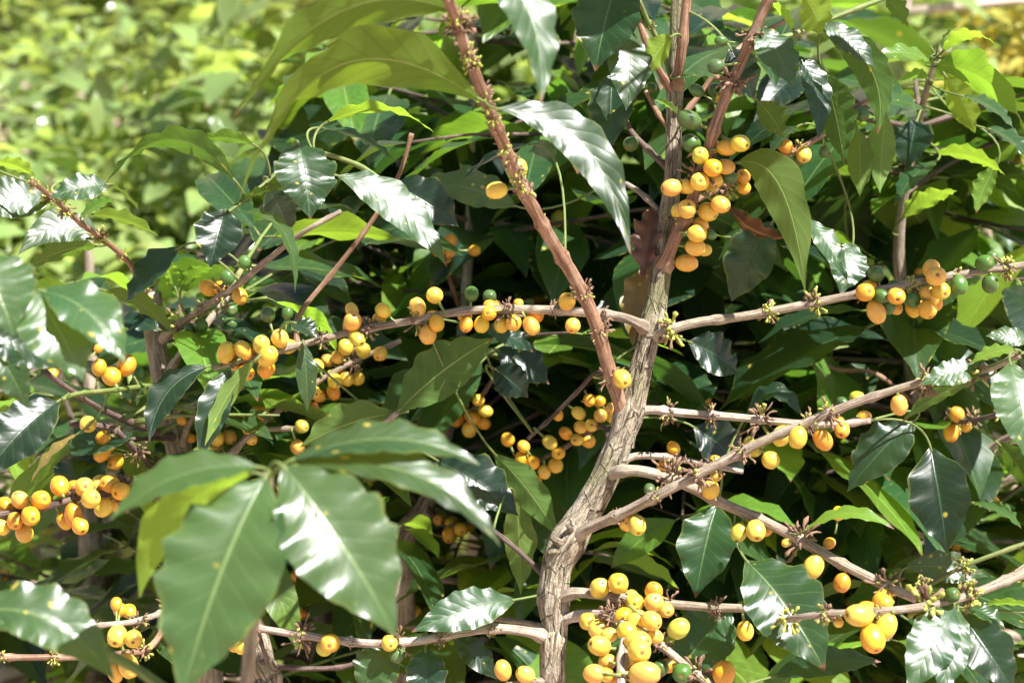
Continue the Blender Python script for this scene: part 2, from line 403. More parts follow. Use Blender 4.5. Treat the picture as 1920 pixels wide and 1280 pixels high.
# coffee cherries: shared meshes with three stalk lengths
def cherry_mesh(stalk, el, seed):
    r = random.Random(seed); V, F, UV, fm = [], [], [], []
    nu, nv = 22, 16
    for i in range(nv + 1):
        th = math.pi * i / nv
        z = math.cos(th); rr = math.sin(th)
        if th < 0.42: z = math.cos(0.42) - 0.03 * (1 - th / 0.42) - (0.04 if 0.12 < th < 0.3 else 0) + 0.02   # flattened end with the scar
        for j in range(nu):
            a = 2 * math.pi * j / nu
            sq = 1 - 0.035 * math.cos(2 * a) + 0.012 * math.sin(3 * a + seed)
            V.append(Vector((rr * math.cos(a) * sq * (1.0 + 0.04 * math.cos(th)), rr * math.sin(a) * (2 - sq) * 0.97, -z * el)))
            UV.append((j / nu, i / nv))
    for i in range(nv):
        for j in range(nu):
            a, b2 = i * nu + j, i * nu + (j + 1) % nu
            F.append((a, b2, b2 + nu, a + nu)); fm.append(1 if i < 1 else 0)
    f0 = len(F)
    p = [Vector((0, 0, el * 0.97)), Vector((0.03, 0, el + stalk * 0.5)), Vector((0.0, 0.04, el + stalk))]
    tube_data(p, [0.2, 0.15, 0.2], 6, None, V, F, UV); fm += [2] * (len(F) - f0)
    return mesh('cherry', V, F, [M_CHERRY, M_CALYX, M_STALK], UV, fm)
CH = {s: [cherry_mesh(s, el, 3 + i) for i, el in enumerate((1.08, 1.14, 1.2))] for s in (0.25, 0.8, 1.8)}
def ccol(c):
    j = lambda a: rng.uniform(1 - a, 1 + a)
    k = {'y': (0.76, 0.46, 0.065), 'o': (0.72, 0.33, 0.028), 'g': (0.075, 0.145, 0.030), 'h': (0.58, 0.47, 0.06), 'r': (0.70, 0.20, 0.02)}[c]
    v = rng.uniform(.82, 1.05); return (k[0] * v * j(.06), k[1] * v * j(.17), k[2] * v * j(.3), 1)
def add_cherry(b, pos, rad, col, attach):
    d = attach - pos; dist = d.length
    ax = (d.normalized() + FW * 0.05 + Vector((rng.gauss(0, .3), rng.gauss(0, .3), rng.gauss(0, .3)))).normalized()
    gap = dist / rad - 1.2
    o = link('cherry', rng.choice(CH[0.25 if gap < 0.5 else 0.8 if gap < 1.1 else 1.8]))
    o.location = pos; o.rotation_mode = 'QUATERNION'; o.rotation_quaternion = ax.to_track_quat('Z', 'Y')
    s = rad * 0.98; o.scale = (s * rng.uniform(.93, 1.04), s * rng.uniform(.93, 1.04), s * rng.uniform(.92, 1.1)); o.color = ccol(col)
    child(b, o); return o
def cherries(b, data, ddef=0.0):
    """data: x,y,r[,code[,f|b]] in photo pixels; depth follows the branch"""
    placed = []
    for it in data.split(';'):
        f = it.split()
        if not f: continue
        x, y, r = float(f[0]), float(f[1]), float(f[2]); code = f[3] if len(f) > 3 else 'y'; fb = f[4] if len(f) > 4 else ''
        dpx, i = nearest(b, None, (x, y)); bp = b.path[i]; D = proj(bp)[2]
        rad = r * D / FPX * 1.03; br = b.rad[i]
        if fb == 'b': dd = br + rad * 0.9
        elif fb == 'f' or dpx < r + br * FPX / D * 0.8: dd = -(br + rad * 0.95) * math.sqrt(max(0.1, 1 - (dpx / (r + br * FPX / D + 1)) ** 2))
        else: dd = rng.uniform(-0.25, 0.25) * rad
        pos = P(x, y, D - D0 + dd)
        for _ in range(8):                       # keep cherries from sinking into each other
            hit = [q for q, qr in placed if (q - pos).length < (qr + rad) * 0.93]
            if not hit: break
            dd += rad * 0.35 * (1 if fb == 'b' else -1 if r > 15 else 1); pos = P(x, y, D - D0 + dd)
        placed.append((pos, rad))
        add_cherry(b, pos, rad, code, bp)
        if code in 'yo' and dpx < r * 3 and rng.random() < 0.42:      # fuller clusters: another one tucked in behind
            rd = rad * rng.uniform(.8, 1); q = bp.lerp(pos, rng.uniform(.3, .9)) + FW * (br + rd) + RT * rng.gauss(0, .7) * rd + UP * rng.gauss(0, .5) * rd
            if all((q - z).length > (zr + rd) * .9 for z, zr in placed): placed.append((q, rd)); add_cherry(b, q, rd, rng.choice('yoh' if code == 'y' else 'oo'), bp)

# hand-placed leaves
def hero_leaf(pl, bx, by, tx, ty, W, roll, db, dt, mat='n', mx=None, my=None, md=None, wave=0.06, fold=0.25, branch=None, arch=0.07, name='leaf'):
    A = P(bx, by, db)
    if roll == 'G':      # lie in the plane that mirrors the sun
        hv = ((CAM - A).normalized() + SUN_DIR).normalized()
        def onplane(x, y, d0):
            ray = (P(x, y) - CAM) / D0; return max(db - .13, min(db + .13, (A - CAM).dot(hv) / ray.dot(hv) - D0))
        dt = onplane(tx, ty, dt)
        if mx is not None: md = onplane(mx, my, 0) - .004
    B = P(tx, ty, dt)
    dmean = (db + dt) / 2
    ax = (B - A).normalized(); L = (B - A).length
    mid_t = (A + B) * 0.5
    view = (CAM - mid_t).normalized()
    side = view.cross(ax)
    side = side.normalized()
    if side.z < -0.02 or (abs(side.z) <= 0.02 and side.x < 0): side = -side
    tocam = (view - ax * view.dot(ax)).normalized()
    if roll == 'G':      # blade tilted to send a sun glare into the camera
        h = (view + SUN_DIR).normalized(); n = (h - ax * h.dot(ax)).normalized(); fold = min(fold, .10); wave *= .8; arch = .05
    else: n = tocam * math.cos(R(roll)) + side * math.sin(R(roll))
    if mx is None: m = mid_t + n * L * arch + ZUP * L * 0.03
    else: m = P(mx, my, dmean if md is None else md)
    Wm = W * (D0 + dmean) / FPX
    cu = bez(A, m, B); r = random.Random(int(bx * 7 + by * 13 + tx))
    V, F, UV = leaf_geo(cu, n, Wm, r, 22, 10, fold, wave)
    nb = len(F)
    forced = branch is not None
    t0 = (cu(0.02) - cu(0)).normalized()
    cost = lambda q: (q - A).length * (2.1 + (q - A).normalized().dot(t0))
    cand = [branch] if forced else pl.br
    branch, i = min(((b, k) for b in cand for k in range(0, len(b.path), 5)), key=lambda z: cost(z[0].path[z[1]])); T = branch.path[i]; dist = (T - A).length
    gap = min(dist, 0.2)
    ct = A - t0 * min(dist * 0.45, 0.03) + ZUP * gap * 0.04
    pp = [T * (1 - f) ** 2 + ct * (2 * f * (1 - f)) + (A + t0 * .004) * f * f for f in [k / 9 for k in range(10)]] if dist > 0.004 else [A - t0 * 0.01, A, A + t0 * 0.004]
    tk = 0.0009
    tube_data(pp, [tk * (1.4 if k == 0 else 1.0) for k in range(len(pp))], 7, None, V, F, UV)
    fm = [0] * nb + [1] * (len(F) - nb)
    me = mesh(name, [v - A for v in V], F, [ML[mat], MB['green'] if mat != 'b' else MB['dark']], UV, fm, [0.0] * len(V))
    o = link(name, me); o.location = A; child(branch, o)
    return o

# shared leaf meshes for grown branches
def leaf_variant(seed, nv=12, nu=6):
    r = random.Random(seed); A = Vector((0, 0, 0)); droop = r.uniform(0.05, 0.38)
    B = Vector((1, 0, -droop)); M = Vector((0.52, r.uniform(-.05, .05), -droop * 0.22 + 0.03))
    V, F, UV = leaf_geo(bez(A, M, B), ZUP, r.uniform(0.36, 0.46), r, nv, nu, r.uniform(0.12, 0.4), r.uniform(0.03, 0.075))
    nb = len(F); tube_data([Vector((-0.1, 0, 0.0)), Vector((-0.04, 0, 0.004)), Vector((0.02, 0, 0))], [0.012, 0.010, 0.009], 5, None, V, F, UV)
    return V, F, UV, nb
LV = {}
for k in 'ndsyw':
    LV[k] = []
    for i in range(9):
        V, F, UV, nb = leaf_variant(100 + i)
        LV[k].append(mesh('leaf', V, F, [ML[k], MB['green']], UV, [0] * nb + [1] * (len(F) - nb), [0.0] * len(V)))
def visible(p, mgx=260, mgy=330):
    x, y, D = proj(p); return -mgx < x < 1920 + mgx and -mgy < y < 1280 + 200
def grow(pl, start, dirv, length, r0=0.0035, leaf_from=0.3, size=0.115, mats='nnd', fruit=0.0, bark='stem', dmin=0.05, sp=0.042, keepout=None, budget=None, berry_cols='yyyoohg'):
    """a side branch with opposite leaf pairs and cherries at its inner nodes"""
    d = dirv.normalized(); pts = []; p = start.copy(); n = max(4, int(length / 0.06))
    for i in range(n + 1):
        pts.append(p.copy()); d = (d + Vector((rng.gauss(0, .09), rng.gauss(0, .09), -0.10 * (i / n) + rng.gauss(0, .05)))).normalized()
        p = p + d * (length / n)
    if not any(visible(q) for q in pts): return None
    if budget is not None and budget[0] <= 0: return None
    if keepout and (keepout(pts[-1]) or keepout(pts[n // 2])): return None
    if any(proj(q)[2] < D0 + dmin for q in pts[1:]): return None
    b = add_branch(pl, pts, r0, r0 * 0.4, bark, seg=8, nodes=sp, step=0.011, world=True)
    odd = rng.random() < 0.5
    for k, s in enumerate(b.nodes):
        i = at_len(b, s); q = b.path[i]
        t = (b.path[min(i + 1, len(b.path) - 1)] - b.path[max(i - 1, 0)]).normalized()
        f = s / b.L
        if f >= leaf_from:
            for sgn in (-1, 1):
                if rng.random() < 0.16: continue
                if budget is not None and budget[0] <= 0: continue
                hz = t.cross(ZUP).normalized() * sgn
                ax = (t * rng.uniform(0.25, 0.8) + hz + Vector((0, 0, rng.gauss(-0.22, 0.3))) + Vector((rng.gauss(0, .15), rng.gauss(0, .15), 0))).normalized()
                nrm = (ZUP + Vector((rng.gauss(0, .3), rng.gauss(0, .3), 0))); nrm = (nrm - ax * nrm.dot(ax)).normalized()
                sz = size * rng.uniform(0.6, 1.3) * (0.65 if f > 0.9 else 1)
                o0 = q + ax * (b.rad[i] + 0.1 * sz); tip = o0 + ax * sz
                if proj(tip)[2] < D0 + dmin or proj(o0)[2] < D0 + dmin: continue
                if not visible(o0 + ax * sz * 0.5): continue
                if keepout and keepout(o0 + ax * sz * 0.5): continue
                mk = 'y' if f > 0.9 and rng.random() < 0.6 else rng.choice(mats)
                o = link('leaf', rng.choice(LV[mk])); y = nrm.cross(ax)
                M = Matrix((ax, y, nrm)).transposed()
                o.rotation_mode = 'QUATERNION'; o.rotation_quaternion = M.to_quaternion(); o.scale = (sz, sz * rng.uniform(.85, 1.15), sz); o.location = o0
                child(b, o)
                if budget is not None: budget[0] -= 1
        if fruit and f < 0.75 and proj(q)[1] > 430 and rng.random() < fruit and visible(q, 20, 20):
            placed = []
            for _ in range(rng.randint(2, 7)):
                v = Vector((rng.gauss(0, 1), rng.gauss(0, 1), rng.gauss(0, 1))); v = (v - t * v.dot(t) * 0.5).normalized()
                rad = rng.uniform(0.0055, 0.0072); pos = q + v * (b.rad[i] + rad * 1.25)
                if any((pos - z).length < rad * 1.75 for z in placed): continue
                placed.append(pos); add_cherry(b, pos, rad, rng.choice(berry_cols), q)
    return b

# ------------------------------------------------------------------ the setting: sloping ground, litter
def gz(x, y):
    h = 0.0
    if y > 4.5: h += (y - 4.5) ** 1.25 * 0.20
    if x > 4: h += (x - 4) * 0.08
    return h + 0.05 * noise.noise(Vector((x * 0.7, y * 0.7, 3))) + 0.02 * noise.noise(Vector((x * 2.5, y * 2.5, 9)))
V, F = [], []
xs = [-90 + 3 * i for i in range(25)] + [-16 + 0.5 * i for i in range(65)] + [18 + 3 * i for i in range(25)]
ys = [-14 + i for i in range(13)] + [-1 + 0.4 * i for i in range(60)] + [24 + 3 * i for i in range(34)]
for y in ys:
    for x in xs: V.append((x, y, gz(x, y)))
nx = len(xs)
for j in range(len(ys) - 1):
    for i in range(nx - 1): k = j * nx + i; F.append((k, k + 1, k + nx + 1, k + nx))
tag(link('ground', mesh('ground', V, F, [M_GROUND])), kind='structure')
V, F, UV = [], [], []; rl = random.Random(5)
for i in range(6500):
    y = 1.0 + 8 * rl.random() ** 1.3; x = rl.uniform(-1, 1) * (0.6 + y * 0.45)
    a = rl.uniform(0, 6.28); L = rl.uniform(.05, .12); p = Vector((x, y, gz(x, y) + rl.uniform(.006, .02)))
    d = Vector((math.cos(a), math.sin(a), rl.gauss(0, .15))); n = Vector((rl.gauss(0, .35), rl.gauss(0, .35), 1)).normalized()
    leaf_geo(bez(p, p + d * L * .5 + n * L * rl.uniform(0, .2), p + d * L), n, L * .42, rl, 4, 2, .3, .08, V, F, UV)
tag(link('leaf_litter', mesh('leaf_litter', V, F, [M_LITTER], UV)), 'dry brown fallen leaves lying over the bare soil', 'leaf litter', kind='stuff')

# ------------------------------------------------------------------ MAIN PLANT
def ground_under(p): return Vector((p.x, p.y, gz(p.x, p.y)))
foot = P(1040, 1280, 0.0); foot = Vector((foot.x - 0.02, foot.y + 0.06, gz(foot.x, foot.y + 0.06)))
A = Plant(foot, 'coffee plant with pale cracked bark on its forked trunk, branches laden with yellow cherries')
def trunk_mesh(pl, pts, radii, mat='trunk', name='trunk', seg=40, step=0.0028, amp=0.16, knots=(), world0=None):
    W = [P(*p) for p in pts]
    if world0: W = list(world0) + W
    path = catmull(W, step); n = len(path)
    acc = [0]
    for a, b in zip(path, path[1:]): acc.append(acc[-1] + (b - a).length)
    key = [0]
    for k in range(1, len(W)):
        key.append(key[-1] + (W[k] - W[k - 1]).length)
    tot = key[-1]; rad = []; j = 0
    for i in range(n):
        s = acc[i] / acc[-1] * tot
        j = max(q for q in range(len(key)) if key[q] <= s + 1e-9); j = min(j, len(key) - 2)
        f = (s - key[j]) / (key[j + 1] - key[j]); r = radii[j] + (radii[j + 1] - radii[j]) * f
        x, y, D = proj(path[i])
        for (kx, ky, ka, kw) in knots:
            r *= 1 + ka * math.exp(-((x - kx) ** 2 + (y - ky) ** 2) / kw ** 2)
        rad.append(r)
    sx = rng.uniform(0, 30)
    def disp(an, L, i):
        c, s = math.cos(an), math.sin(an)
        rid = 1 - abs(noise.noise(Vector((c * 3.4 + sx, s * 3.4, L * 13)))) * 2
        rid2 = 1 - abs(noise.noise(Vector((c * 7 + sx, s * 7, L * 30)))) * 2
        fl = noise.noise(Vector((c * 2.5, s * 2.5 + sx, L * 38)))
        return 1 + amp * (0.55 * rid + 0.35 * rid2 - 0.5) + amp * 0.5 * fl
    V, F, UV = tube_data(path, rad, seg, disp)
    c = W[0].copy()
    o = link(name, mesh(name, [v - c for v in V], F, [MB[mat]], UV)); o.location = c; pl.adopt(o)
    b = Branch(); b.o = o; b.pl = pl; b.path = path; b.rad = rad; b.acc = acc; b.base = c; b.L = acc[-1]; b.nodes = []
    pl.br.append(b); return b
px = lambda v, d=0: v * (D0 + d) / FPX
trunk = trunk_mesh(A, [(1036, 1285, .0), (1040, 1190, .0), (1038, 1110, .0), (1052, 1040, .0), (1098, 960, .0), (1142, 880, .0), (1172, 800, .0), (1196, 715, .0), (1218, 630, .0),
    (1234, 545, .0), (1247, 450, .0), (1260, 340, .005), (1264, 230, .01), (1266, 120, .01), (1268, 0, .01), (1275, -130, .01), (1290, -300, .0)],
    [px(k) for k in (38, 28, 23, 23, 24, 27, 27.5, 26.5, 24, 21.5, 20, 19, 17.5, 15.5, 14.5, 12, 10, 8, 4)], knots=[(1040, 1120, .22, 34), (1055, 1010, .28, 36), (1180, 775, .16, 30), (1225, 600, .18, 22), (1255, 400, .1, 25), (1258, 180, .16, 26)],
    world0=[foot - ZUP * 0.03, foot + (P(1036, 1285) - foot) * 0.55 + Vector((0.012, 0, 0))], amp=0.22)
# flakes of loose bark on the trunk
for k, (x, y, L, an) in enumerate([(1190, 735, 55, 8), (1160, 870, 40, 20), (1183, 840, 45, 14), (1025, 1130, 40, -4), (1052, 1205, 42, 3), (1118, 930, 48, 28), (1032, 1240, 50, 0), (1205, 690, 40, 12), (1236, 520, 36, 8), (1100, 985, 36, 32), (1058, 1075, 40, 10), (1148, 905, 30, 24)]):
    dd, i = nearest(trunk, None, (x, y)); D = proj(trunk.path[i])[2]; off = x - proj(trunk.path[i])[0]; rpx = trunk.rad[i] * FPX / D
    h = math.sqrt(max(0, 1 - min(1, abs(off) / rpx) ** 2)); V, F, UV = [], [], []
    nrm = (-FW * h + RT * (off / rpx)).normalized()
    a0 = P(x, y, D - D0 - trunk.rad[i] * h * 0.98); a1 = P(x + L * math.sin(R(an)), y - L * math.cos(R(an)), D - D0 - trunk.rad[i] * h * 0.99)
    sd = (a1 - a0).cross(nrm).normalized(); Wd = px(rng.uniform(5, 9))
    for q in range(7):
        f = q / 6; p = a0.lerp(a1, f) + nrm * px(1.2 + 4.5 * (1 - f) ** 2 * rng.uniform(.7, 1.2)); wq = Wd * (0.35 + 0.65 * math.sin(math.pi * min(1, f * 1.1 + .1))) * rng.uniform(.75, 1.1)
        for u, hh in ((-1, -.25), (0, .25), (1, -.15)): V.append(p + sd * (u * wq * .5) + nrm * (hh * Wd * .4)); UV.append((u * .1 + .3, f * .2))
    for q in range(6):
        for u in range(2): z = q * 3 + u; F.append((z, z + 1, z + 4, z + 3))
    for q in range(len(V)): V.append(V[q] - nrm * px(1.6)); UV.append(UV[q])
    nq = 21
    for q in range(6):
        for u in range(2): z = nq + q * 3 + u; F.append((z, z + 3, z + 4, z + 1))
        F += [(q * 3, q * 3 + 3, nq + q * 3 + 3, nq + q * 3), (q * 3 + 2, nq + q * 3 + 2, nq + q * 3 + 5, q * 3 + 5)]
    o = link('bark_flake', mesh('bark_flake', [v - a0 for v in V], F, [MB['trunk']], UV, smooth=False)); o.location = a0; child(trunk, o)
for (x, y, dx, dy, r) in [(1060, 1022, -26, -14, 8), (1050, 1030, -22, 6, 6), (1080, 1003, -16, -20, 6)]:   # broken twig stubs at the bend
    b_ = add_branch(A, [(x, y, -.006), (x + dx * .6, y + dy * .6, -.012), (x + dx, y + dy, -.016)], px(r), px(r * .6), 'trunk', 'twig_stub', nodes=0, rough=.2)
fork = add_branch(A, [(1172, 822, .006), (1166, 768, -.002), (1145, 705, -.012), (1118, 610, -.03), (1082, 530, -.05), (1040, 460, -.075), (1000, 390, -.105), (962, 315, -.14), (930, 235, -.18), (895, 150, -.22), (862, 60, -.26), (838, -10, -.30), (815, -90, -.34)],
    px(13.8), px(8), 'red', 'forked_stem', seg=20, nodes=.036, swell=.34, rough=.13)
add_clusters(fork, 'dry', .9, .72)
for i, (x, y) in enumerate([(855, 45), (880, 105), (905, 195), (870, 125), (945, 270), (930, 215), (955, 330), (975, 350), (890, 120)]):
    dd, k = nearest(fork, None, (x, y)); o = link('green_buds', CL['bud'][i % 6]); o.location = fork.path[k] - FW * .003; s = 1.05; o.scale = (s, s, s); o.rotation_euler = (i, i * 2, i); child(fork, o)
BR = {}
def mk(key, pl, pts, r0, r1, mat='stem', **kw):
    if pl is A:
        dd, i = nearest(trunk, None, (pts[0][0], pts[0][1] + 8))
        if dd < 45: x, y, D = proj(trunk.path[i]); pts = [(x, y, D - D0 + .003)] + list(pts[1:])
    BR[key] = add_branch(pl, pts, px(r0), px(r1), mat, **kw); return BR[key]
mk('R1', A, [(1222, 630, .0), (1250, 620, -.012), (1310, 604, -.014), (1400, 592, -.016), (1500, 573, -.018), (1620, 549, -.02), (1740, 526, -.02), (1840, 508, -.02), (1960, 492, -.02)], 9.2, 6.5, 'stem', cluster='bud')
mk('R2', A, [(1180, 772, 0), (1215, 768, .0), (1280, 774, .0), (1380, 782, .0), (1480, 792, .0), (1560, 796, .0), (1632, 788, .0)], 8.5, 6, 'pale', cluster='dry')
mk('R3', A, [(1150, 868, .0), (1190, 855, .01), (1260, 858, .015), (1320, 870, .02), (1392, 884, .03)], 7.5, 5, 'pale', cluster='dry')
mk('R4', A, [(1140, 895, -.004), (1165, 883, -.016), (1210, 884, -.02), (1280, 906, -.022), (1350, 941, -.03), (1430, 976, -.04), (1500, 1012, -.05), (1570, 1052, -.06), (1650, 1092, -.075), (1720, 1122, -.085), (1775, 1142, -.09)], 10.5, 8.5, 'stem', cluster='dry', seg=16)
mk('R5', A, [(1062, 1014, .0), (1100, 992, -.014), (1160, 966, -.03), (1230, 930, -.048), (1300, 894, -.055), (1420, 832, -.062), (1500, 797, -.068), (1590, 760, -.075), (1680, 730, -.08), (1760, 708, -.085), (1850, 692, -.09), (1912, 664, -.095)], 11, 6, 'stem', cluster='dry', seg=16)
mk('R6', A, [(1042, 1122, .0), (1075, 1112, -.012), (1130, 1115, -.016), (1220, 1128, -.018), (1320, 1137, -.02), (1408, 1140, -.02)], 10, 7.5, 'stem', cluster='dry')
mk('R7', A, [(1050, 1150, .0), (1110, 1150, -.02), (1160, 1160, -.045), (1172, 1190, -.075), (1166, 1240, -.10), (1164, 1300, -.12), (1160, 1380, -.14)], 9.5, 9, 'pale', cluster='dry')
mk('R8', A, [(1120, 1148, -.02), (1190, 1170, -.03), (1240, 1210, -.04), (1300, 1258, -.05), (1370, 1310, -.06)], 7.5, 7, 'stem', cluster='dry')
mk('L1', A, [(1222, 622, .0), (1196, 606, -.008), (1150, 592, .004), (1050, 582, .008), (960, 580, .01), (870, 583, .01), (760, 603, .01), (660, 622, .012), (570, 645, .012), (480, 668, .014), (400, 690, .016)], 9.5, 5.5, 'stem', cluster='dry', seg=14)
mk('L2', A, [(1030, 1195, .0), (1000, 1186, -.008), (930, 1178, -.01), (860, 1186, -.015), (790, 1200, -.02), (700, 1206, -.02), (600, 1195, -.02), (500, 1180, -.02), (420, 1170, -.02)], 9.5, 6.5, 'pale', cluster='dry')
mk('L3', A, [(1030, 1092, .0), (1012, 1070, .01), (960, 1022, .02), (912, 984, .03)], 5.5, 4, 'dark')
mk('L4', A, [(1030, 1180, .01), (980, 1166, .03), (900, 1160, .05), (820, 1172, .07)], 6, 4, 'stem')
mk('U8', A, [(1238, 508, .0), (1262, 455, -.012), (1292, 390, -.02), (1322, 300, -.03), (1345, 225, -.038), (1362, 180, -.042), (1392, 110, -.05), (1425, 35, -.06), (1455, -40, -.07), (1480, -140, -.09)], 12, 8.5, 'red', cluster='dry', seg=16, name='upright_stem')
mk('U9', A, [(1260, 170, .0), (1276, 110, -.005), (1284, 40, -.01), (1292, -60, -.015), (1300, -180, -.02)], 10, 8, 'red', seg=14)
mk('U1', A, [(1262, 175, .0), (1235, 130, -.004), (1205, 60, -.008), (1185, 0, -.012), (1165, -80, -.02)], 7.5, 5.5, 'red')
mk('U2', A, [(1262, 150, .01), (1240, 90, .0), (1215, 40, -.01), (1198, 0, -.02)], 5, 4, 'green', cluster='bud')
mk('U3', A, [(1254, 315, .0), (1215, 280, .01), (1180, 240, .02), (1160, 180, .03)], 6, 4.5, 'dark')
mk('U4', A, [(1250, 400, .0), (1205, 365, .02), (1150, 330, .05)], 5.5, 4.5, 'stem')
mk('U5', A, [(1262, 240, .0), (1235, 215, .01), (1210, 170, .01)], 5, 4, 'red')
mk('U6', A, [(1265, 230, .01), (1310, 180, .02), (1350, 125, .02), (1400, 80, .03), (1470, 40, .04)], 5.5, 4, 'red')
mk('TS1', A, [(1398, 96, -.05), (1440, 78, -.045), (1490, 64, -.04), (1560, 35, -.03), (1660, -4, -.02), (1740, -40, .0)], 6, 4.5, 'green', cluster='bud')
mk('TS2', A, [(1262, 400, .0), (1330, 362, .025), (1430, 312, .045), (1540, 255, .06), (1610, 198, .065), (1665, 178, .07)], 7, 4.5, 'red', cluster='bud')
mk('K', A, [(558, 652, .02), (562, 590, .03), (625, 510, .035), (690, 425, .03), (745, 335, .025), (772, 250, .02)], 5.2, 4, 'red', nodes=.04)
mk('S5', A, [(735, 350, .028), (660, 305, .02), (570, 288, .0), (490, 350, -.02), (412, 410, -.035)], 5, 3.6, 'green')
mk('CB1', A, [(1180, 690, .02), (1123, 698, .09), (1081, 736, .11), (1038, 779, .12), (990, 822, .13)], 5, 4, 'dark')
mk('CB2', A, [(1150, 860, .02), (1130, 800, .10), (1060, 838, .15), (1000, 868, .17), (940, 905, .18)], 5, 4.5, 'dark')

cherries(BR['R1'], '1622 548 18 o;1653 554 15 g f;1643 514 16 g;1681 555 17 o;1678 534 11 g b;1643 585 18;1664 574 15 g;1680 578 13 y b;1711 562 15 g;1711 580 14 o b;1746 504 18;1755 518 19 y f;1740 552 16;1764 545 17;1739 580 18;1755 568 13 o b;1799 534 16 g;1857 532 16 g;1846 493 17 g;1860 482 12 g b;1726 575 12 o b')
cherries(BR['R2'], '1579 806 15 o;1620 781 13 o b;1465 817 18 y;1404 828 10 h b')
cherries(BR['R3'], '1263 840 13 o;1246 872 13 o b;1341 865 13 o b;1343 891 12')
cherries(BR['R4'], '1332 918 17 y f;1386 997 16 h;1417 994 18;1433 992 16 o b;1525 1062 20;1579 1092 17 o;1475 1016 9;1655 1124 20 o;1572 962 13 o b;1555 1018 12 o b')
cherries(BR['R5'], '1195 984 18;1218 918 12 g b;1445 862 17;1496 820 18;1543 824 18 o;1607 747 16 h b;1579 754 11 g b;1686 759 17')
cherries(BR['R6'], '1124 1102 19 y f;1159 1093 20 y;1226 1108 17 o;1190 1129 18 y f;1226 1129 18 y f;1248 1143 16;1168 1141 13 y b;1397 1182 17')
cherries(BR['R7'], '1102 1164 18;1121 1178 18 y;1193 1164 20;1221 1163 19;1175 1183 19 y f;1195 1203 22 y f;1198 1220 23 y f;1124 1210 20;1139 1240 17 y b;1114 1262 19;1209 1262 24 y f;1174 1240 15 y b;1228 1192 15 y b;1150 1275 16 o b;1142 1190 15 y b;1186 1250 16 y b')
cherries(BR['R8'], '1237 1252 17 g b;1253 1247 15 o b;1279 1261 19 g;1272 1178 20 h;1357 1262 22 o')
cherries(BR['L1'], '1063 565 16;1074 610 15;996 611 16 y f;963 605 15;940 609 14 y b;972 569 10 o b;917 587 15 o f;903 608 15;874 608 14 o;871 592 13 y b;884 551 14 g;918 556 14 g;927 573 12 o b;934 612 11 g b;962 603 13 y b;819 606 14 o;802 627 17;783 575 17;815 554 16;718 582 15;660 582 13;661 603 17 y f;669 634 15 h f;525 635 17 y;491 647 17 y f;456 656 16;424 661 18 y;502 668 18;499 690 18 o;460 698 16 o;522 634 14 y b;502 590 14 g;539 587 11 g')
cherries(BR['L2'], '619 1205 19 y f;730 1205 16 y f;745 1227 15 g;452 1211 14 y b;440 1208 14 y')
cherries(BR['U8'], '1358 180 15 o b;1365 276 18 y f;1388 269 18;1337 275 15 o b;1313 292 16 h;1336 315 18 o f;1360 313 16;1312 341 18;1288 350 14;1341 340 14;1259 352 18 y f;1288 392 18 y f;1327 397 18;1351 383 18;1314 422 14;1307 438 17;1304 464 17;1321 469 13 y b;1287 493 18;1333 440 10 g;1292 225 20 g;1296 269 19 g;1367 332 13 g b;1343 125 15 g;1352 77 10 g;1306 170 13 g b;1341 169 14 g b')
cherries(BR['TS2'], '1472 274 15 o;1507 290 16;1497 300 14 g b;1616 214 14 g;1394 331 14 o;1394 352 14 o;1545 285 10 g b')
mk('L5', A, [(1036, 1262, .0), (1005, 1275, -.012), (960, 1282, -.02), (900, 1296, -.02)], 6, 4.5, 'stem')
cherries(BR['L5'], '943 1256 18;985 1264 17')
cherries(fork, '970 316 21 y b;931 357 18 y;1166 710 18 y f')
cherries(BR['U3'], '1183 270 15 g f;1220 165 11 g')
cherries(BR['K'], '836 492 13 y')if 0 else None
cherries(BR['CB1'], '1085 774 13;1105 750 12 o;1123 752 12 o;1126 779 13;1147 765 12;1147 782 12;1031 829 13 h;1047 779 10 o b')
cherries(BR['CB2'], '1089 800 13;1109 797 13;1061 812 13 o;1082 824 13;1103 826 14 o;1047 849 13 o;979 860 14 o;952 824 13 o;982 837 12 o;1042 872 14;1021 884 13;1000 867 13 o;1007 900 9 o;963 880 12 o')

H = lambda *a, **k: hero_leaf(A, *a, **k)
# on the forked stem, close to the camera
H(903, 190, 450, 372, 158, 132, -.22, -.34, 'o', 640, 122, -.28, wave=.055, branch=fork)
H(850, 22, 432, 228, 145, 132, -.26, -.40, 'o', 640, 22, -.34, wave=.06, branch=fork)
H(855, -110, 1012, 198, 108, 'G', -.38, -.52, 'n', 985, 10, -.43, branch=fork, fold=.12)
H(932, 205, 1182, 475, 92, 'G', -.22, -.34, 'n', 1092, 268, -.27, branch=fork, wave=.07, fold=.15)
H(905, 200, 783, 142, 40, 120, -.19, -.24, 'y', branch=fork)
H(1000, 270, 865, 342, 36, 60, .0, -.02, 'd', branch=fork)
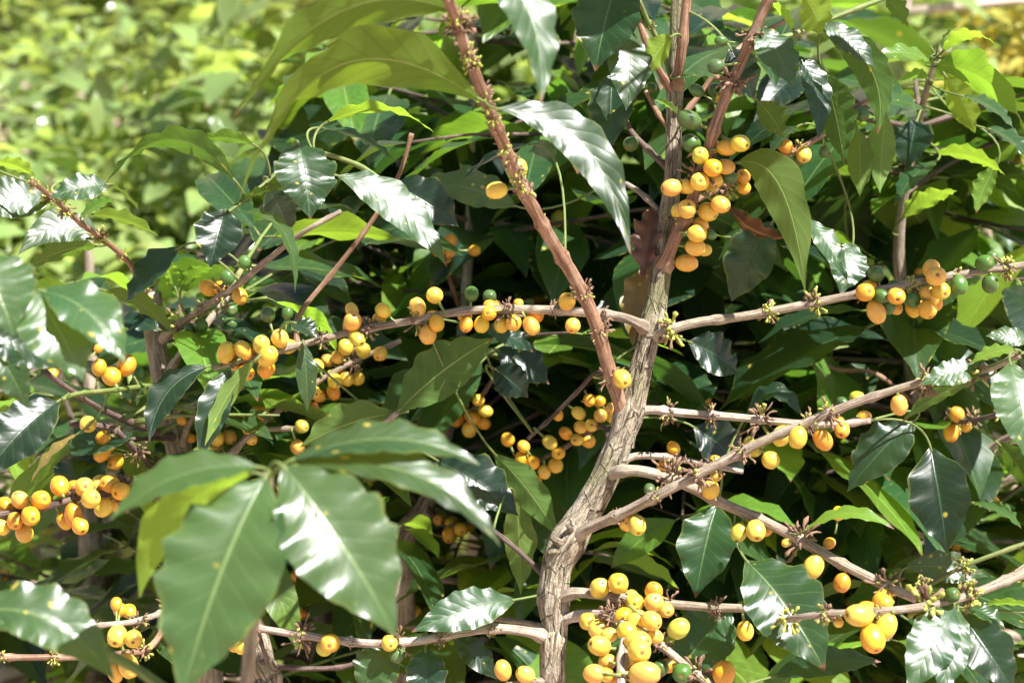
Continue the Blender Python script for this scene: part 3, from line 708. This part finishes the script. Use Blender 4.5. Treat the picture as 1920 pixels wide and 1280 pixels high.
# upper middle
for a in [(608, 232, 815, 250, 55, 118, .02, .0, 'y', 715, 205), (592, 240, 742, 303, 42, 70, .03, .02, 'n'), (560, 268, 582, 412, 120, 8, -.03, -.05, 'n'), (632, 330, 838, 500, 86, 'G', -.03, -.06, 'n', 745, 385),
          (735, 345, 860, 425, 92, 15, .0, .0, 'd'), (968, 388, 785, 342, 88, 30, .03, .04, 's'), (424, 392, 394, 502, 92, 5, -.04, -.06, 'd'), (430, 400, 553, 548, 46, 62, -.04, -.06, 'n', 525, 425),
          (425, 402, 562, 345, 44, 112, -.03, -.02, 'n'), (443, 342, 190, 356, 72, 128, -.04, -.10, 'n', 316, 262), (478, 272, 360, 266, 42, 125, -.03, -.06, 'n'), (500, 350, 545, 440, 60, 10, .01, .03, 'd')]: H(*a)
# top centre and right
for a in [(1160, -40, 1116, 134, 128, 12, -.03, -.05, 'n'), (1182, 62, 1174, 207, 84, 'G', -.02, -.04, 'n'), (1150, 138, 1146, 280, 88, 10, .02, .0, 'd'), (1262, 66, 1212, 140, 58, 145, -.02, -.03, 'y'), (1266, 148, 1362, 152, 36, 66, .0, -.01, 'n'),
          (1276, 218, 1226, 188, 28, 60, -.01, -.02, 'y'), (1368, 88, 1412, 188, 68, 10, -.03, -.03, 'd'), (1424, 52, 1486, 164, 84, 'G', -.06, -.08, 'n'), (1505, -8, 1540, 64, 74, 150, -.05, -.07, 'y'), (1540, 42, 1642, 128, 56, 'G', -.05, -.07, 'n'),
          (1532, 48, 1645, 252, 72, 150, -.04, -.06, 'n', 1632, 130), (1488, 104, 1534, 264, 58, 40, -.02, -.03, 'd', 1530, 165), (1540, 130, 1582, 306, 84, 160, .0, .0, 'n'), (1662, 212, 1650, 362, 56, 165, .05, .05, 'n'), (1608, 240, 1612, 368, 52, 165, .05, .04, 'n'),
          (1420, 190, 1470, 260, 60, 150, .02, .02, 'n'), (1382, 306, 1510, 548, 92, 152, -.03, -.08, 'n', 1462, 350), (1515, 410, 1590, 528, 54, 'G', .03, .02, 'n'), (1600, 455, 1576, 552, 76, 'G', .06, .06, 'n'), (1450, 415, 1372, 565, 95, 20, .10, .12, 'd'),
          (1500, 235, 1440, 300, 50, 70, .04, .04, 'n'), (1660, -4, 1702, 52, 50, 140, .0, .0, 'n'), (1490, 62, 1440, 5, 40, 120, .0, .02, 'y'), (1410, 100, 1330, 60, 50, 60, .03, .05, 'n'), (1640, 190, 1745, 215, 60, 60, .1, .12, 'n')]: H(*a)
# right side on the long crossing branches
for a in [(1893, 678, 1932, 872, 124, 'G', -.12, -.16, 's'), (1912, 656, 1818, 682, 42, 62, -.10, -.10, 'y'), (1935, 640, 1848, 630, 40, 'G', -.08, -.08, 'n'), (1845, 690, 1722, 722, 54, 'G', -.09, -.08, 'n'), (1850, 708, 1690, 792, 46, 120, -.07, -.05, 'n', 1770, 735),
          (1716, 788, 1588, 922, 95, 12, .04, .03, 'd'), (1398, 1050, 1547, 1258, 150, 24, -.05, -.09, 's'), (1505, 998, 1677, 992, 40, 62, -.06, -.08, 'y', 1590, 962), (1700, 1062, 1852, 1080, 64, 'G', -.08, -.08, 's'), (1450, 1268, 1652, 1240, 62, 28, -.02, -.02, 'd'),
          (1790, 1132, 1700, 1300, 96, 'G', -.12, -.16, 'n'), (1797, 1140, 1762, 1310, 76, 'G', -.12, -.15, 'n'), (1800, 1148, 1902, 1300, 98, 5, -.1, -.12, 'd'), (1810, 1136, 1884, 1178, 46, 50, -.1, -.11, 'n'), (1940, 1140, 1828, 1140, 32, 110, -.1, -.1, 'y'),
          (1346, 944, 1304, 1120, 108, 12, .03, .01, 'n'), (1372, 1142, 1268, 1266, 118, 10, .02, .01, 'n'), (1400, 778, 1506, 782, 54, 58, .03, .02, 'd', 1452, 735), (1290, 640, 1385, 700, 85, 20, .12, .14, 'd'), (1300, 800, 1395, 880, 90, 20, .14, .15, 'd')]: H(*a)
H(1745, 838, 1776, 1038, 116, 4, .03, .01, 'd', branch=BR['R2'])
# left of the trunk
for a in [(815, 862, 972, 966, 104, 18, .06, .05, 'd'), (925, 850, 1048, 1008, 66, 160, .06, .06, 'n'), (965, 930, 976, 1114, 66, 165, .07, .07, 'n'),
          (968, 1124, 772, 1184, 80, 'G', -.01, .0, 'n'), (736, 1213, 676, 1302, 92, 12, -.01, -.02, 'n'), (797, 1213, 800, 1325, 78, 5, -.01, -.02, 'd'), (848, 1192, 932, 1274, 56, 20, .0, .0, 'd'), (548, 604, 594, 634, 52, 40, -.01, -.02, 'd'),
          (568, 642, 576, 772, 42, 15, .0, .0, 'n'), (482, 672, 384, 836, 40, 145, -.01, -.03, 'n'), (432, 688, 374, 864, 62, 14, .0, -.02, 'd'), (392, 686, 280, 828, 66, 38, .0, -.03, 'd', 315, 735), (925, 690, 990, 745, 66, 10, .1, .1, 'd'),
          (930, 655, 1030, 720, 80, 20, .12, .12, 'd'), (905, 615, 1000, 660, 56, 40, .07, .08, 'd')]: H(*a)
H(1228, 388, 1206, 528, 58, 8, .012, .0, 'b', wave=.26, fold=.9, name='dead_leaf')
H(1212, 495, 1186, 648, 66, 14, .022, .012, 'm', wave=.14, fold=.4, name='dying_leaf')
H(1366, 384, 1478, 446, 50, 130, .06, .05, 'b', 1410, 430, wave=.08, fold=.5, name='dead_leaf')
# unseen upper leaves of the plant, added to dapple the light below
rng = random.Random(23)
def above(b, n, lo):
    c = 0
    for _ in range(n * 8 if n else 0):
        i = rng.randrange(len(b.path)); x, y, D = proj(b.path[i])
        if y > lo: continue
        q = b.path[i] + Vector((rng.gauss(.0, .05), rng.gauss(-.03, .05), rng.uniform(.0, .06)))
        a = rng.uniform(0, 6.28); ax = Vector((math.cos(a), math.sin(a), rng.gauss(-.05, .25))).normalized(); sz = rng.uniform(.09, .14)
        if any(proj(q + ax * (sz * f) - ZUP * .02)[1] > -25 for f in (0, .5, 1)): continue
        nrm = ZUP + Vector((rng.gauss(0, .35), rng.gauss(0, .35), 0)); nrm = (nrm - ax * nrm.dot(ax)).normalized()
        j = min(range(0, len(b.path)), key=lambda k: (b.path[k] - q).length); st = b.path[j]
        tw = add_branch(A, [st, st.lerp(q, .5) + ZUP * .004, q - ax * .004], .0016, .0012, 'green', 'twig', seg=6, nodes=0, world=True) if (st - q).length > .012 else b
        o = link('leaf', rng.choice(LV['n'])); o.rotation_mode = 'QUATERNION'; o.rotation_quaternion = Matrix((ax, nrm.cross(ax), nrm)).transposed().to_quaternion()
        o.scale = (sz, sz, sz); o.location = q + ax * sz * .1; child(tw, o); c += 1
        if c >= n: break
top = [add_branch(A, p, .004, .002, 'red', 'upright_stem', world=True, nodes=.05) for p in (
    [trunk.path[-1], P(1310, -520, -.03), P(1360, -760, -.08), P(1400, -1000, -.12)], [BR['U8'].path[-1], P(1530, -330, -.12), P(1600, -560, -.16), P(1640, -800, -.2)],
    [fork.path[-1], P(800, -230, -.38), P(820, -420, -.40)], [P(1310, -520, -.03), P(1150, -600, -.12), P(1000, -640, -.2), P(860, -660, -.26)], [BR['TS1'].path[-1], P(1850, -120, -.02), P(1980, -260, -.06), P(2050, -420, -.1)])]
for b_, n_ in zip(top, (5, 5, 0, 1, 5)): above(b_, n_, -40)

# ------------------------------------------------------------------ LEFT PLANT
def stem_plant(label, pts, radii, mat='stem', amp=.12, group=None, seg=24, step=.006):
    top = P(*pts[0]); f = ground_under(P(*pts[-1])); f.z = gz(f.x, f.y)
    pl = Plant(f, label, group)
    W = [P(*p) for p in pts][::-1]
    low = W[0]; pre = [f - ZUP * .03, f.lerp(low, .5) + Vector((.01, 0, 0))]
    tr = trunk_mesh(pl, pts[::-1], [radii[0] * 1.25, radii[0] * 1.1] + radii, mat, seg=seg, step=step, amp=amp, world0=pre)
    return pl, tr
B, bst = stem_plant('coffee plant with a straight grey stem cut off flat at the top', [(284, 548, .20), (292, 640, .20), (308, 715, .20), (324, 790, .20), (344, 880, .20), (372, 1000, .21)], [px(k, .2) for k in (27, 25, 24, 21, 20, 19)], 'stem', .10)
mk('B1', B, [(290, 610, .20), (262, 535, .12), (243, 494, .06), (195, 450, .02), (148, 416, -.02), (100, 372, -.08), (60, 342, -.12)], 6.5, 4.5, 'red', cluster='bud')
mk('B2', B, [(300, 640, .20), (340, 605, .16), (400, 565, .12), (450, 530, .09), (490, 497, .06), (565, 438, .03), (640, 396, .03)], 9, 4.5, 'stem', cluster='dry')
mk('B3', B, [(322, 770, .20), (318, 705, .17), (337, 666, .16), (373, 627, .15), (400, 590, .16), (430, 560, .18)], 9, 6.5, 'stem')
mk('B4', B, [(326, 820, .20), (300, 812, .16), (200, 772, .10), (130, 730, .06), (84, 697, .04)], 7.5, 5, 'dark')
mk('B5', B, [(345, 900, .20), (292, 880, .15), (245, 835, .12), (205, 802, .10), (130, 794, .09)], 8, 5.5, 'dark', cluster='dry')
mk('B6', B, [(328, 822, .20), (270, 822, .16), (215, 828, .13)], 5, 4, 'dark')
mk('B7', B, [(340, 840, .20), (352, 800, .16), (366, 778, .14)], 7.5, 5, 'stem')
mk('B8', B, [(318, 730, .20), (290, 722, .14), (225, 730, .06), (148, 738, -.02), (118, 748, -.06)], 5.5, 4.5, 'green', nodes=.06)
mk('B9', B, [(362, 960, .20), (300, 915, .10), (235, 920, .05), (150, 932, .03), (70, 954, .02), (-40, 970, .01)], 8.5, 6.5, 'dark', cluster='dry')
mk('B10', B, [(350, 920, .20), (420, 860, .17), (480, 803, .16), (523, 768, .16), (590, 719, .16), (663, 678, .16), (752, 638, .17)], 7, 5, 'stem', cluster='dry')
mk('B11', B, [(440, 845, .17), (485, 808, .15), (570, 803, .14)], 6, 5, 'stem')
mk('B12', B, [(372, 985, .2), (330, 1120, .1), (270, 1160, .02), (190, 1172, .0), (120, 1185, .0)], 8, 5, 'pale', cluster='dry')
mk('B13', B, [(372, 995, .2), (300, 1190, .06), (220, 1225, .02), (60, 1232, .0), (-40, 1228, .0)], 7, 6, 'red', cluster='bud')
cherries(BR['B2'], '390 540 15 o;415 540 14 o b;450 555 15 o;459 492 14 g;427 520 14 g;343 645 10 o')
cherries(BR['B3'], '377 610 13 g;431 580 14 g;432 606 13 g;357 617 11 g;355 585 10 g')
cherries(BR['B4'], '237 685 20 o;209 705 18 o;186 689 15 o b;185 652 9 o b;260 701 13 g;128 698 13 g')
cherries(BR['B5'], '165 795 16;193 820 15 o;192 848 16 o;216 865 15 o;205 835 12 o b')
cherries(BR['B7'], '341 787 10 o;358 821 10 o b')
cherries(BR['B9'], '112 911 19 o;206 907 18 o;158 913 19;186 906 16 y b;170 935 18 y f;227 921 17 o f;195 951 18;214 943 15 o b;137 964 18 o f;121 976 15 o b;150 985 17 o;76 937 19 o f;38 937 17 y f;10 946 15 o b;57 967 19 o f;28 976 16 o;46 999 18;3 988 15')
cherries(BR['B10'], '648 651 15;681 657 14;713 663 14;635 670 14;615 676 13;596 685 12;628 714 14 y f;649 709 15;671 709 13;625 735 13 o;588 736 14 y f;598 742 13 y b;586 766 13;490 771 14;467 801 12;406 821 15;431 819 14;408 838 13 o;471 822 12;403 800 11 o')
cherries(BR['B11'], '566 799 14 h;558 838 14')
cherries(BR['B12'], '220 1192 20 y f;250 1197 17 y f;241 1248 19;216 1261 15;218 1132 12 o b;225 1143 14 o b;242 1145 14 o b')
bud = [120]
for k in range(40):
    b_ = rng.choice((bst, bst, BR['B1'], BR['B2'], BR['B4'])); i = rng.randrange(len(b_.path) // 3 if b_ is bst else 2, len(b_.path)); a = rng.uniform(0, 6.28)
    grow(B, b_.path[i], Vector((math.cos(a), math.sin(a) + .4, rng.uniform(-.1, .6))), rng.uniform(.08, .2), .002, .05, .095, 'nnyd', 0, 'green', .07, budget=bud, keepout=lambda p: proj(p)[1] < 290)
Hb = lambda *a, **k: hero_leaf(B, *a, **k)
for a in [(102, 372, -60, 388, 90, 'G', -.08, -.14, 'n'), (206, 346, 92, 372, 60, 'G', -.08, -.10, 'n'), (-14, 305, 66, 330, 44, 120, -.10, -.08, 'y'), (105, 345, 190, 365, 40, 115, -.06, -.05, 'y'), (188, 342, 264, 402, 46, 110, -.06, -.03, 'n'), (148, 412, 215, 375, 44, 60, -.02, -.03, 'y'),
          (165, 402, 298, 444, 54, 118, -.01, .0, 'n'), (192, 455, 34, 478, 70, 'G', .02, -.02, 'n', 112, 424), (188, 462, 50, 505, 60, 120, .03, .03, 'n'), (322, 622, 158, 552, 66, 122, .12, .08, 'n', 245, 560), (336, 464, 236, 568, 70, 35, .06, .06, 'd'), (330, 470, 262, 520, 46, 110, .08, .08, 'n'),
          (112, 750, -40, 905, 104, 20, -.06, -.1, 'd'), (150, 812, 58, 905, 36, 60, .04, .02, 'm'), (300, 620, 220, 600, 50, 40, .16, .18, 'd'), (200, 830, 110, 930, 100, 15, .12, .12, 'd'), (330, 545, 300, 480, 40, 140, .15, .14, 'y'), (340, 540, 400, 500, 42, 120, .14, .12, 'y'), (336, 560, 330, 500, 46, 150, .16, .16, 'y'), (250, 705, 256, 760, 36, 150, .1, .1, 'd')]: Hb(*a)

# ------------------------------------------------------------------ FRONT PLANT (its shoots reach in front of the others)
fr = P(440, 1560, -.42); ff = Vector((fr.x, fr.y, gz(fr.x, fr.y)))
Fp = Plant(ff, 'young coffee plant with large pale rust-spotted leaves and no cherries, before the grey stem')
add_branch(Fp, [ff - ZUP * .03, ff.lerp(fr, .5) + Vector((.01, 0, 0)), fr, P(452, 1420, -.43), P(474, 1150, -.435), P(502, 886, -.44)], .0075, .003, 'stem', 'stem', world=True, nodes=.07)
sh = Fp.br[0]
add_branch(Fp, [P(452, 1420, -.43), P(250, 1250, -.40), P(40, 1180, -.42), P(-90, 1150, -.43)], .0035, .0022, 'green', world=True, nodes=.06)
add_branch(Fp, [fr, P(60, 1480, -.38), P(-190, 1150, -.36), P(-110, 700, -.35), P(-20, 560, -.35), P(62, 538, -.35)], .0045, .0022, 'green', world=True, nodes=.06)
Hf = lambda *a, **k: hero_leaf(Fp, *a, **k)
for a in [(500, 892, 340, 1310, 235, 18, -.46, -.50, 's', None, None, None, .06, .2), (530, 872, 742, 1192, 212, 12, -.46, -.48, 's', None, None, None, .055, .14), (488, 876, 205, 976, 104, 40, -.46, -.50, 'n', 340, 890, None, .04, .2),
          (540, 866, 900, 872, 96, 54, -.45, -.44, 's', 730, 822, None, .05, .2), (545, 874, 938, 1024, 90, 44, -.45, -.46, 's', 780, 890, None, .06, .2), (480, 885, 262, 1120, 95, 140, -.44, -.40, 'y', 330, 960, None, .07, .2),
          (-40, 470, 26, 628, 150, 'G', -.37, -.40, 's'), (58, 540, 156, 712, 150, 'G', -.36, -.40, 's'), (75, 545, 234, 682, 112, 34, -.36, -.38, 's', 165, 585), (-40, 620, 112, 690, 96, 20, -.30, -.28, 'd'), (-20, 640, 52, 765, 70, 15, -.30, -.30, 'n'), (-60, 1150, 214, 1275, 128, 32, -.42, -.42, 's', 90, 1160)]: Hf(*a)

def ko_left(p):
    x, y, D = proj(p); return (700 < x < 815 and 930 < y < 1240 and D < D0 + .46) or y < 285 + 0.12 * x and x < 470 or (x > 1640 and y < 60)
# ------------------------------------------------------------------ PLANT BEHIND THE GAP (dark forked stem)
C, cst = stem_plant('coffee plant with a dark knobbly forked stem, shaded, behind the pale low branch', [(890, 60, .42), (884, 250, .40), (880, 450, .38), (868, 600, .36), (850, 740, .35), (825, 870, .35), (795, 955, .35), (752, 1020, .35), (755, 1150, .35), (760, 1300, .36)],
    [px(k, .35) for k in (27, 24, 25, 19, 13, 11, 10, 9, 8, 6)], 'stem', .12)
mk('C1', C, [(752, 1030, .35), (725, 1005, .34), (700, 1000, .34)], 14, 10, 'stem')
mk('C2', C, [(752, 1090, .35), (820, 1085, .36), (900, 1095, .38), (960, 1110, .42)], 11, 7, 'stem')
mk('C3', C, [(800, 950, .35), (840, 985, .3), (900, 975, .28)], 7, 5, 'dark')
mk('C4', C, [(850, 735, .35), (880, 770, .28), (905, 740, .24), (930, 700, .22)], 6, 4, 'dark')
mk('C5', C, [(850, 740, .35), (800, 790, .24), (730, 798, .1), (745, 774, .03), (690, 815, .04), (655, 832, .06)], 5.5, 4, 'stem')
mk('C6', C, [(868, 600, .36), (845, 530, .3), (830, 470, .26), (800, 420, .26)], 5, 4, 'red')
mk('C7', C, [(760, 1180, .36), (640, 1090, .3), (560, 1095, .28), (500, 1100, .28)], 7, 5, 'stem')
cherries(BR['C3'], '843 1002 14 o;864 992 13 o;823 974 12 o;850 978 11 o b')
cherries(BR['C4'], '857 786 14 o;880 805 14 y;888 784 13 o;906 793 13 o;897 750 12;910 770 13;841 772 12 o;868 760 12 o')
cherries(BR['C5'], '818 801 14;779 881 10 o')
cherries(BR['C6'], '844 452 14 o;836 492 13 o;822 471 12 o;890 470 11 o b')
cherries(BR['C7'], '574 1118 14 o;602 1116 12 o;568 1152 9 r;524 1016 11 r;526 1034 11 r;486 1132 12 o;556 1080 10 o')
hero_leaf(C, 745, 772, 926, 634, 104, 166, .025, .02, 'n', branch=BR['C5']); hero_leaf(C, 742, 774, 562, 838, 82, 158, .03, .03, 'n', branch=BR['C5'])
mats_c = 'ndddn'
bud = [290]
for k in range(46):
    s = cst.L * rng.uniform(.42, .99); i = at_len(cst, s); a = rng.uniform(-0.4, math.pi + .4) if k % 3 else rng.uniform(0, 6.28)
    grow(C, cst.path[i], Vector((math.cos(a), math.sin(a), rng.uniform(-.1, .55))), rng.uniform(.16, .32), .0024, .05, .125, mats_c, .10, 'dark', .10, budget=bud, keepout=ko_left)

# ------------------------------------------------------------------ STUMP at the end of the pale branch
S_, sst = stem_plant('short grey cracked coffee stem below the large blurred leaves, with thin bare side twigs', [(468, 1165, .10), (478, 1200, .10), (488, 1250, .10), (500, 1330, .11)], [px(k, .1) for k in (36, 30, 27, 22)], 'trunk', .16)
mk('S1', S_, [(486, 1245, .1), (560, 1252, .1), (640, 1250, .1), (690, 1232, .1), (722, 1222, .1)], 6, 4, 'dark')
mk('S2', S_, [(480, 1235, .1), (500, 1240, .08), (490, 1205, .06), (476, 1150, .05)], 5, 3.5, 'dark')

# ------------------------------------------------------------------ RIGHT PLANT
E, est = stem_plant('coffee plant with bright yellow-green new shoots above a reddish stem, beside the fruiting branches', [(1762, 92, .16), (1745, 140, .18), (1718, 250, .24), (1690, 400, .28), (1686, 500, .30), (1700, 600, .32), (1716, 760, .34), (1738, 900, .34), (1750, 1010, .34), (1765, 1150, .35), (1775, 1310, .36)],
    [px(k, .3) for k in (22, 20, 17, 15, 15, 14, 12, 9, 7, 5, 4)], 'stem', .08)
mk('E1', E, [(1716, 770, .34), (1780, 790, .2), (1850, 782, .14), (1920, 760, .1)], 6, 5, 'dark', cluster='dry')
mk('E2', E, [(1730, 720, .34), (1787, 640, .3), (1853, 560, .26), (1902, 514, .24), (1960, 450, .22)], 6, 4.5, 'green', nodes=.06)
mk('E3', E, [(1752, 1010, .34), (1735, 1090, .1), (1722, 1112, -.06), (1760, 1086, -.09), (1822, 1055, -.1), (1940, 1012, -.1)], 5.5, 4, 'green', cluster='bud')
mk('E4', E, [(1930, 1068, -.08), (1857, 1100, -.10), (1773, 1129, -.12), (1681, 1143, -.13), (1600, 1148, -.13), (1560, 1150, -.128), (1490, 1158, -.11), (1440, 1172, -.06)], 9, 4.5, 'stem', cluster='bud')
mk('E5', E, [(1765, 1140, .35), (1770, 1036, .25), (1674, 980, .2), (1620, 960, .18)], 8, 6, 'stem')
mk('E6', E, [(1738, 880, .34), (1800, 880, .26), (1880, 826, .22), (1960, 790, .2)], 10, 8, 'stem')
mk('E7', E, [(1716, 760, .34), (1640, 700, .3), (1560, 690, .28), (1480, 640, .28)], 6, 4, 'red')
mk('E8', E, [(1752, 960, .34), (1830, 930, .28), (1890, 900, .25), (1960, 860, .24)], 8, 7, 'pale')
cherries(BR['E1'], '1794 777 15 o;1783 810 16 o;1736 823 14;1757 814 11 g;1812 800 10 o b')
cherries(BR['E4'], '1611 1153 23 y f;1660 1175 23 y;1636 1196 23 o;1785 1115 16 g f;1572 1166 10 y b;1655 1130 19 o b')
cherries(BR['E5'], '1516 1213 12 o b') if 0 else None
cherries(BR['E8'], '1848 916 11 o;1840 936 14 o;1860 920 10 g;1866 940 9 o')
He = lambda *a, **k: hero_leaf(E, *a, **k)
for a in [(1752, 126, 1932, 262, 98, 132, .12, .02, 'y', 1850, 150), (1750, 118, 1642, 104, 48, 62, .14, .12, 'y'), (1765, 100, 1865, 82, 44, 118, .12, .08, 'y', 1815, 66), (1742, 150, 1668, 172, 34, 115, .16, .12, 'y', 1705, 142), (1770, 140, 1828, 250, 70, 155, .16, .14, 'y'), (1768, 110, 1850, 132, 50, 60, .12, .1, 'y'),
          (1720, 225, 1702, 318, 84, 10, .2, .18, 'd'), (1757, 302, 1678, 385, 52, 50, .2, .16, 'n'), (1690, 412, 1795, 358, 60, 130, .24, .2, 'y'), (1752, 288, 1884, 328, 48, 120, .2, .14, 'y'), (1800, 180, 1900, 240, 56, 60, .14, .1, 'n'), (1840, 240, 1932, 300, 60, 60, .14, .1, 'n'), (1870, 310, 1830, 400, 50, 140, .2, .2, 'y'),
          (1758, 95, 1795, 50, 24, 100, .14, .14, 'y'), (1750, 100, 1722, 60, 22, 80, .16, .16, 'y'), (1820, 942, 1915, 990, 56, 60, .2, .16, 'n'), (1870, 830, 1932, 920, 60, 140, .18, .16, 'n')]: He(*a)
bud = [295]
for k in range(50):
    s = est.L * rng.uniform(.35, .95); i = at_len(est, s); a = rng.uniform(-0.5, math.pi + .5) if k % 3 else rng.uniform(0, 6.28)
    grow(E, est.path[i], Vector((math.cos(a), math.sin(a), rng.uniform(-.1, .5))), rng.uniform(.15, .30), .0024, .05, .12, 'nndny', .08, 'dark', .10, budget=bud, keepout=ko_left)

# ------------------------------------------------------------------ plants filling the row behind
def row_plant(label, x, ytop, d, n, lim, mats, fruit, seed, lean=0.0, size=.112, ylow=1250, keep=None):
    global rng
    rng = random.Random(seed)
    pts = [(x + lean * t * 100 + rng.uniform(-12, 12), ytop + (ylow - ytop) * t, d) for t in (0, .2, .4, .6, .8, 1)]
    pl, st = stem_plant(label, pts, [px(k, d) for k in (26, 24, 20, 16, 11, 6)], 'stem', .10, 'coffee plants in the row behind', seg=16, step=.012)
    bud = [lim]
    for k in range(n):
        s = st.L * rng.uniform(.25, .99); i = at_len(st, s); a = rng.uniform(0, 6.28)
        grow(pl, st.path[i], Vector((math.cos(a), math.sin(a), rng.uniform(-.15, .6))), rng.uniform(.18, .38), .0024, .05, size, mats, fruit, 'dark', .12, budget=bud, keepout=keep)
    return pl
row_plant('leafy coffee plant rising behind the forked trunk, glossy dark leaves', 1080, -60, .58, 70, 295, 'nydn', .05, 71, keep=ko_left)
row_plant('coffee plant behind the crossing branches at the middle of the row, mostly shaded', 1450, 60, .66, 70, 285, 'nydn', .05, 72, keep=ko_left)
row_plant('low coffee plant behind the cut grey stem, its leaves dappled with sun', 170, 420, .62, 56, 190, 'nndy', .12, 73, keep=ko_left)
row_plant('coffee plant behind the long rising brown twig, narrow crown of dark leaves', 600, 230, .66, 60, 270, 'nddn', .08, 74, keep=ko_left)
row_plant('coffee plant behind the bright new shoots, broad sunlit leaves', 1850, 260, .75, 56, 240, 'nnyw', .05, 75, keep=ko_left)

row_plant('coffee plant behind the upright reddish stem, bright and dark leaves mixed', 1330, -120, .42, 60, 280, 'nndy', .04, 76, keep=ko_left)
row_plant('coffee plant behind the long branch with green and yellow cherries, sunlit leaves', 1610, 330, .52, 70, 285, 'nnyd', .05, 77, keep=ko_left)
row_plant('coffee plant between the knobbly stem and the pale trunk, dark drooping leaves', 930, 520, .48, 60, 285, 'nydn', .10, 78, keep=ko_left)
# ------------------------------------------------------------------ shrubs on the slope behind (leaves of each joined in its crown)
def crown_mesh(seed, nleaf, mat, size, shape=(.55, .55, .62)):
    r = random.Random(seed); V, F, UV, rn = [], [], [], []
    tips = [Vector((r.gauss(0, 1), r.gauss(0, 1), r.gauss(0.1, .8))).normalized() * r.uniform(.45, 1.0) for _ in range(60)]
    for k in range(nleaf):
        t = r.choice(tips); p = t * r.uniform(.35, 1.0) + Vector((r.gauss(0, .1), r.gauss(0, .1), r.gauss(0, .1)))
        p = Vector((p.x * shape[0], p.y * shape[1], p.z * shape[2]))
        d = Vector((t.x + r.gauss(0, .8), t.y + r.gauss(0, .8), r.gauss(-.15, .4))).normalized()
        n = Vector((r.gauss(0, .4), r.gauss(0, .4), 1)); n = (n - d * n.dot(d)).normalized(); L = size * r.uniform(.6, 1.2)
        n0 = len(V)
        leaf_geo(bez(p, p + d * L * .5 + n * L * .09, p + d * L - ZUP * L * .12), n, L * .42, r, 5, 2, .25, .05, V, F, UV)
        rn += [r.random()] * (len(V) - n0)
    return mesh('crown', V, F, [ML[mat]], UV, None, rn)
def stems_mesh(seed, h):
    r = random.Random(seed); V, F, UV = [], [], []
    for k in range(5):
        a = r.uniform(0, 6.28); e = Vector((math.cos(a) * .35, math.sin(a) * .35, h * r.uniform(.75, 1.1)))
        tube_data(catmull([Vector((0, 0, -.05)), Vector((e.x * .2, e.y * .2, e.z * .4)), e], .08), [.018 - .0011 * q for q in range(len(catmull([Vector((0, 0, -.05)), Vector((e.x * .2, e.y * .2, e.z * .4)), e], .08)))], 7, None, V, F, UV)
    return mesh('stems', V, F, [MB['stem']], UV)
CRW = [crown_mesh(200 + i, 2600, 'w', .068) for i in range(3)] + [crown_mesh(210, 1700, 'n', .11), crown_mesh(220, 1100, 'l', .10), crown_mesh(230, 1700, 'w', .10)]
STM = [stems_mesh(300 + i, .75) for i in range(2)]
rng = random.Random(99)
def shrub(x, y, sc, kind, label, group, name='shrub'):
    o = link(name, None); o.location = (x, y, gz(x, y)); o.rotation_euler.z = rng.uniform(0, 6.28); o.scale = (sc, sc, sc * rng.uniform(.9, 1.1))
    tag(o, label, 'shrub', group)
    c = link('crown', CRW[kind], o); c.location = (0, 0, .68)
    link('stems', STM[rng.randint(0, 1)], o)
    return o
def W(px_, D): return (px_ - 960) / FPX * D
for (x, D, sc, k) in [(-200, 3.5, .95, 2), (90, 3.9, 1.0, 0), (330, 3.4, .8, 5), (560, 4.0, .95, 1), (850, 3.6, 1.0, 5), (1150, 4.1, 1.1, 0), (1420, 3.6, 1.0, 5), (1700, 3.9, .95, 1), (1980, 3.7, .9, 0), (2250, 4.0, 1.0, 2), (-420, 4.0, 1.0, 1)]:
    shrub(W(x, D), D, sc, k, 'rounded leafy coffee shrub of the second row, on bare soil', 'coffee shrubs of the second row')
for D, n in ((5.6, 9), (7.4, 11), (9.6, 12), (12.5, 13), (16.5, 15), (22, 17)):
    half = D * .42 + 1
    for i in range(n):
        x = -half + 2 * half * (i + rng.uniform(.2, .8)) / n
        shrub(x, D + rng.uniform(-.6, .6), rng.uniform(.9, 1.25) * (1 + D * .012), rng.choice((0, 1, 2, 0, 1, 2, 5)), 'sunlit coffee shrub on the slope behind the rows', 'coffee shrubs on the slope')
ysh = shrub(W(1965, 3.4), 3.4, .36, 4, 'small yellow-leaved sapling beside the weathered rail', None, 'sapling')
for c_ in ysh.children:
    if c_.name.startswith('crown'): c_.location.z = 2.2
    else: c_.scale = (.4, .4, 3.2)
# weathered rail on a post
D = 3.35
def solid_pole(a, b, r, name, parent=None):
    V, F, UV = tube_data(catmull([a, a.lerp(b, .5) + Vector((0, 0, .01)), b], .1), [r] * len(catmull([a, a.lerp(b, .5) + Vector((0, 0, .01)), b], .1)), 10, lambda an, L, i: 1 + .1 * noise.noise(Vector((math.cos(an), math.sin(an), L * 4))))
    return link(name, mesh(name, V, F, [M_POLE], UV), parent)
pr0, pr1 = P(1690, 24, D - D0), P(2120, 6, D - D0)
pole = link('rail_fence', None); pole.location = (0, 0, 0); tag(pole, 'pale weathered pole rail on two posts, beside the second row of shrubs', 'fence')
solid_pole(pr0, pr1, .0075, 'rail', pole)
for t in (.02, .97):
    q = pr0.lerp(pr1, t); solid_pole(Vector((q.x, q.y + .02, gz(q.x, q.y) - .1)), q + Vector((0, .02, .06)), .013, 'post', pole)
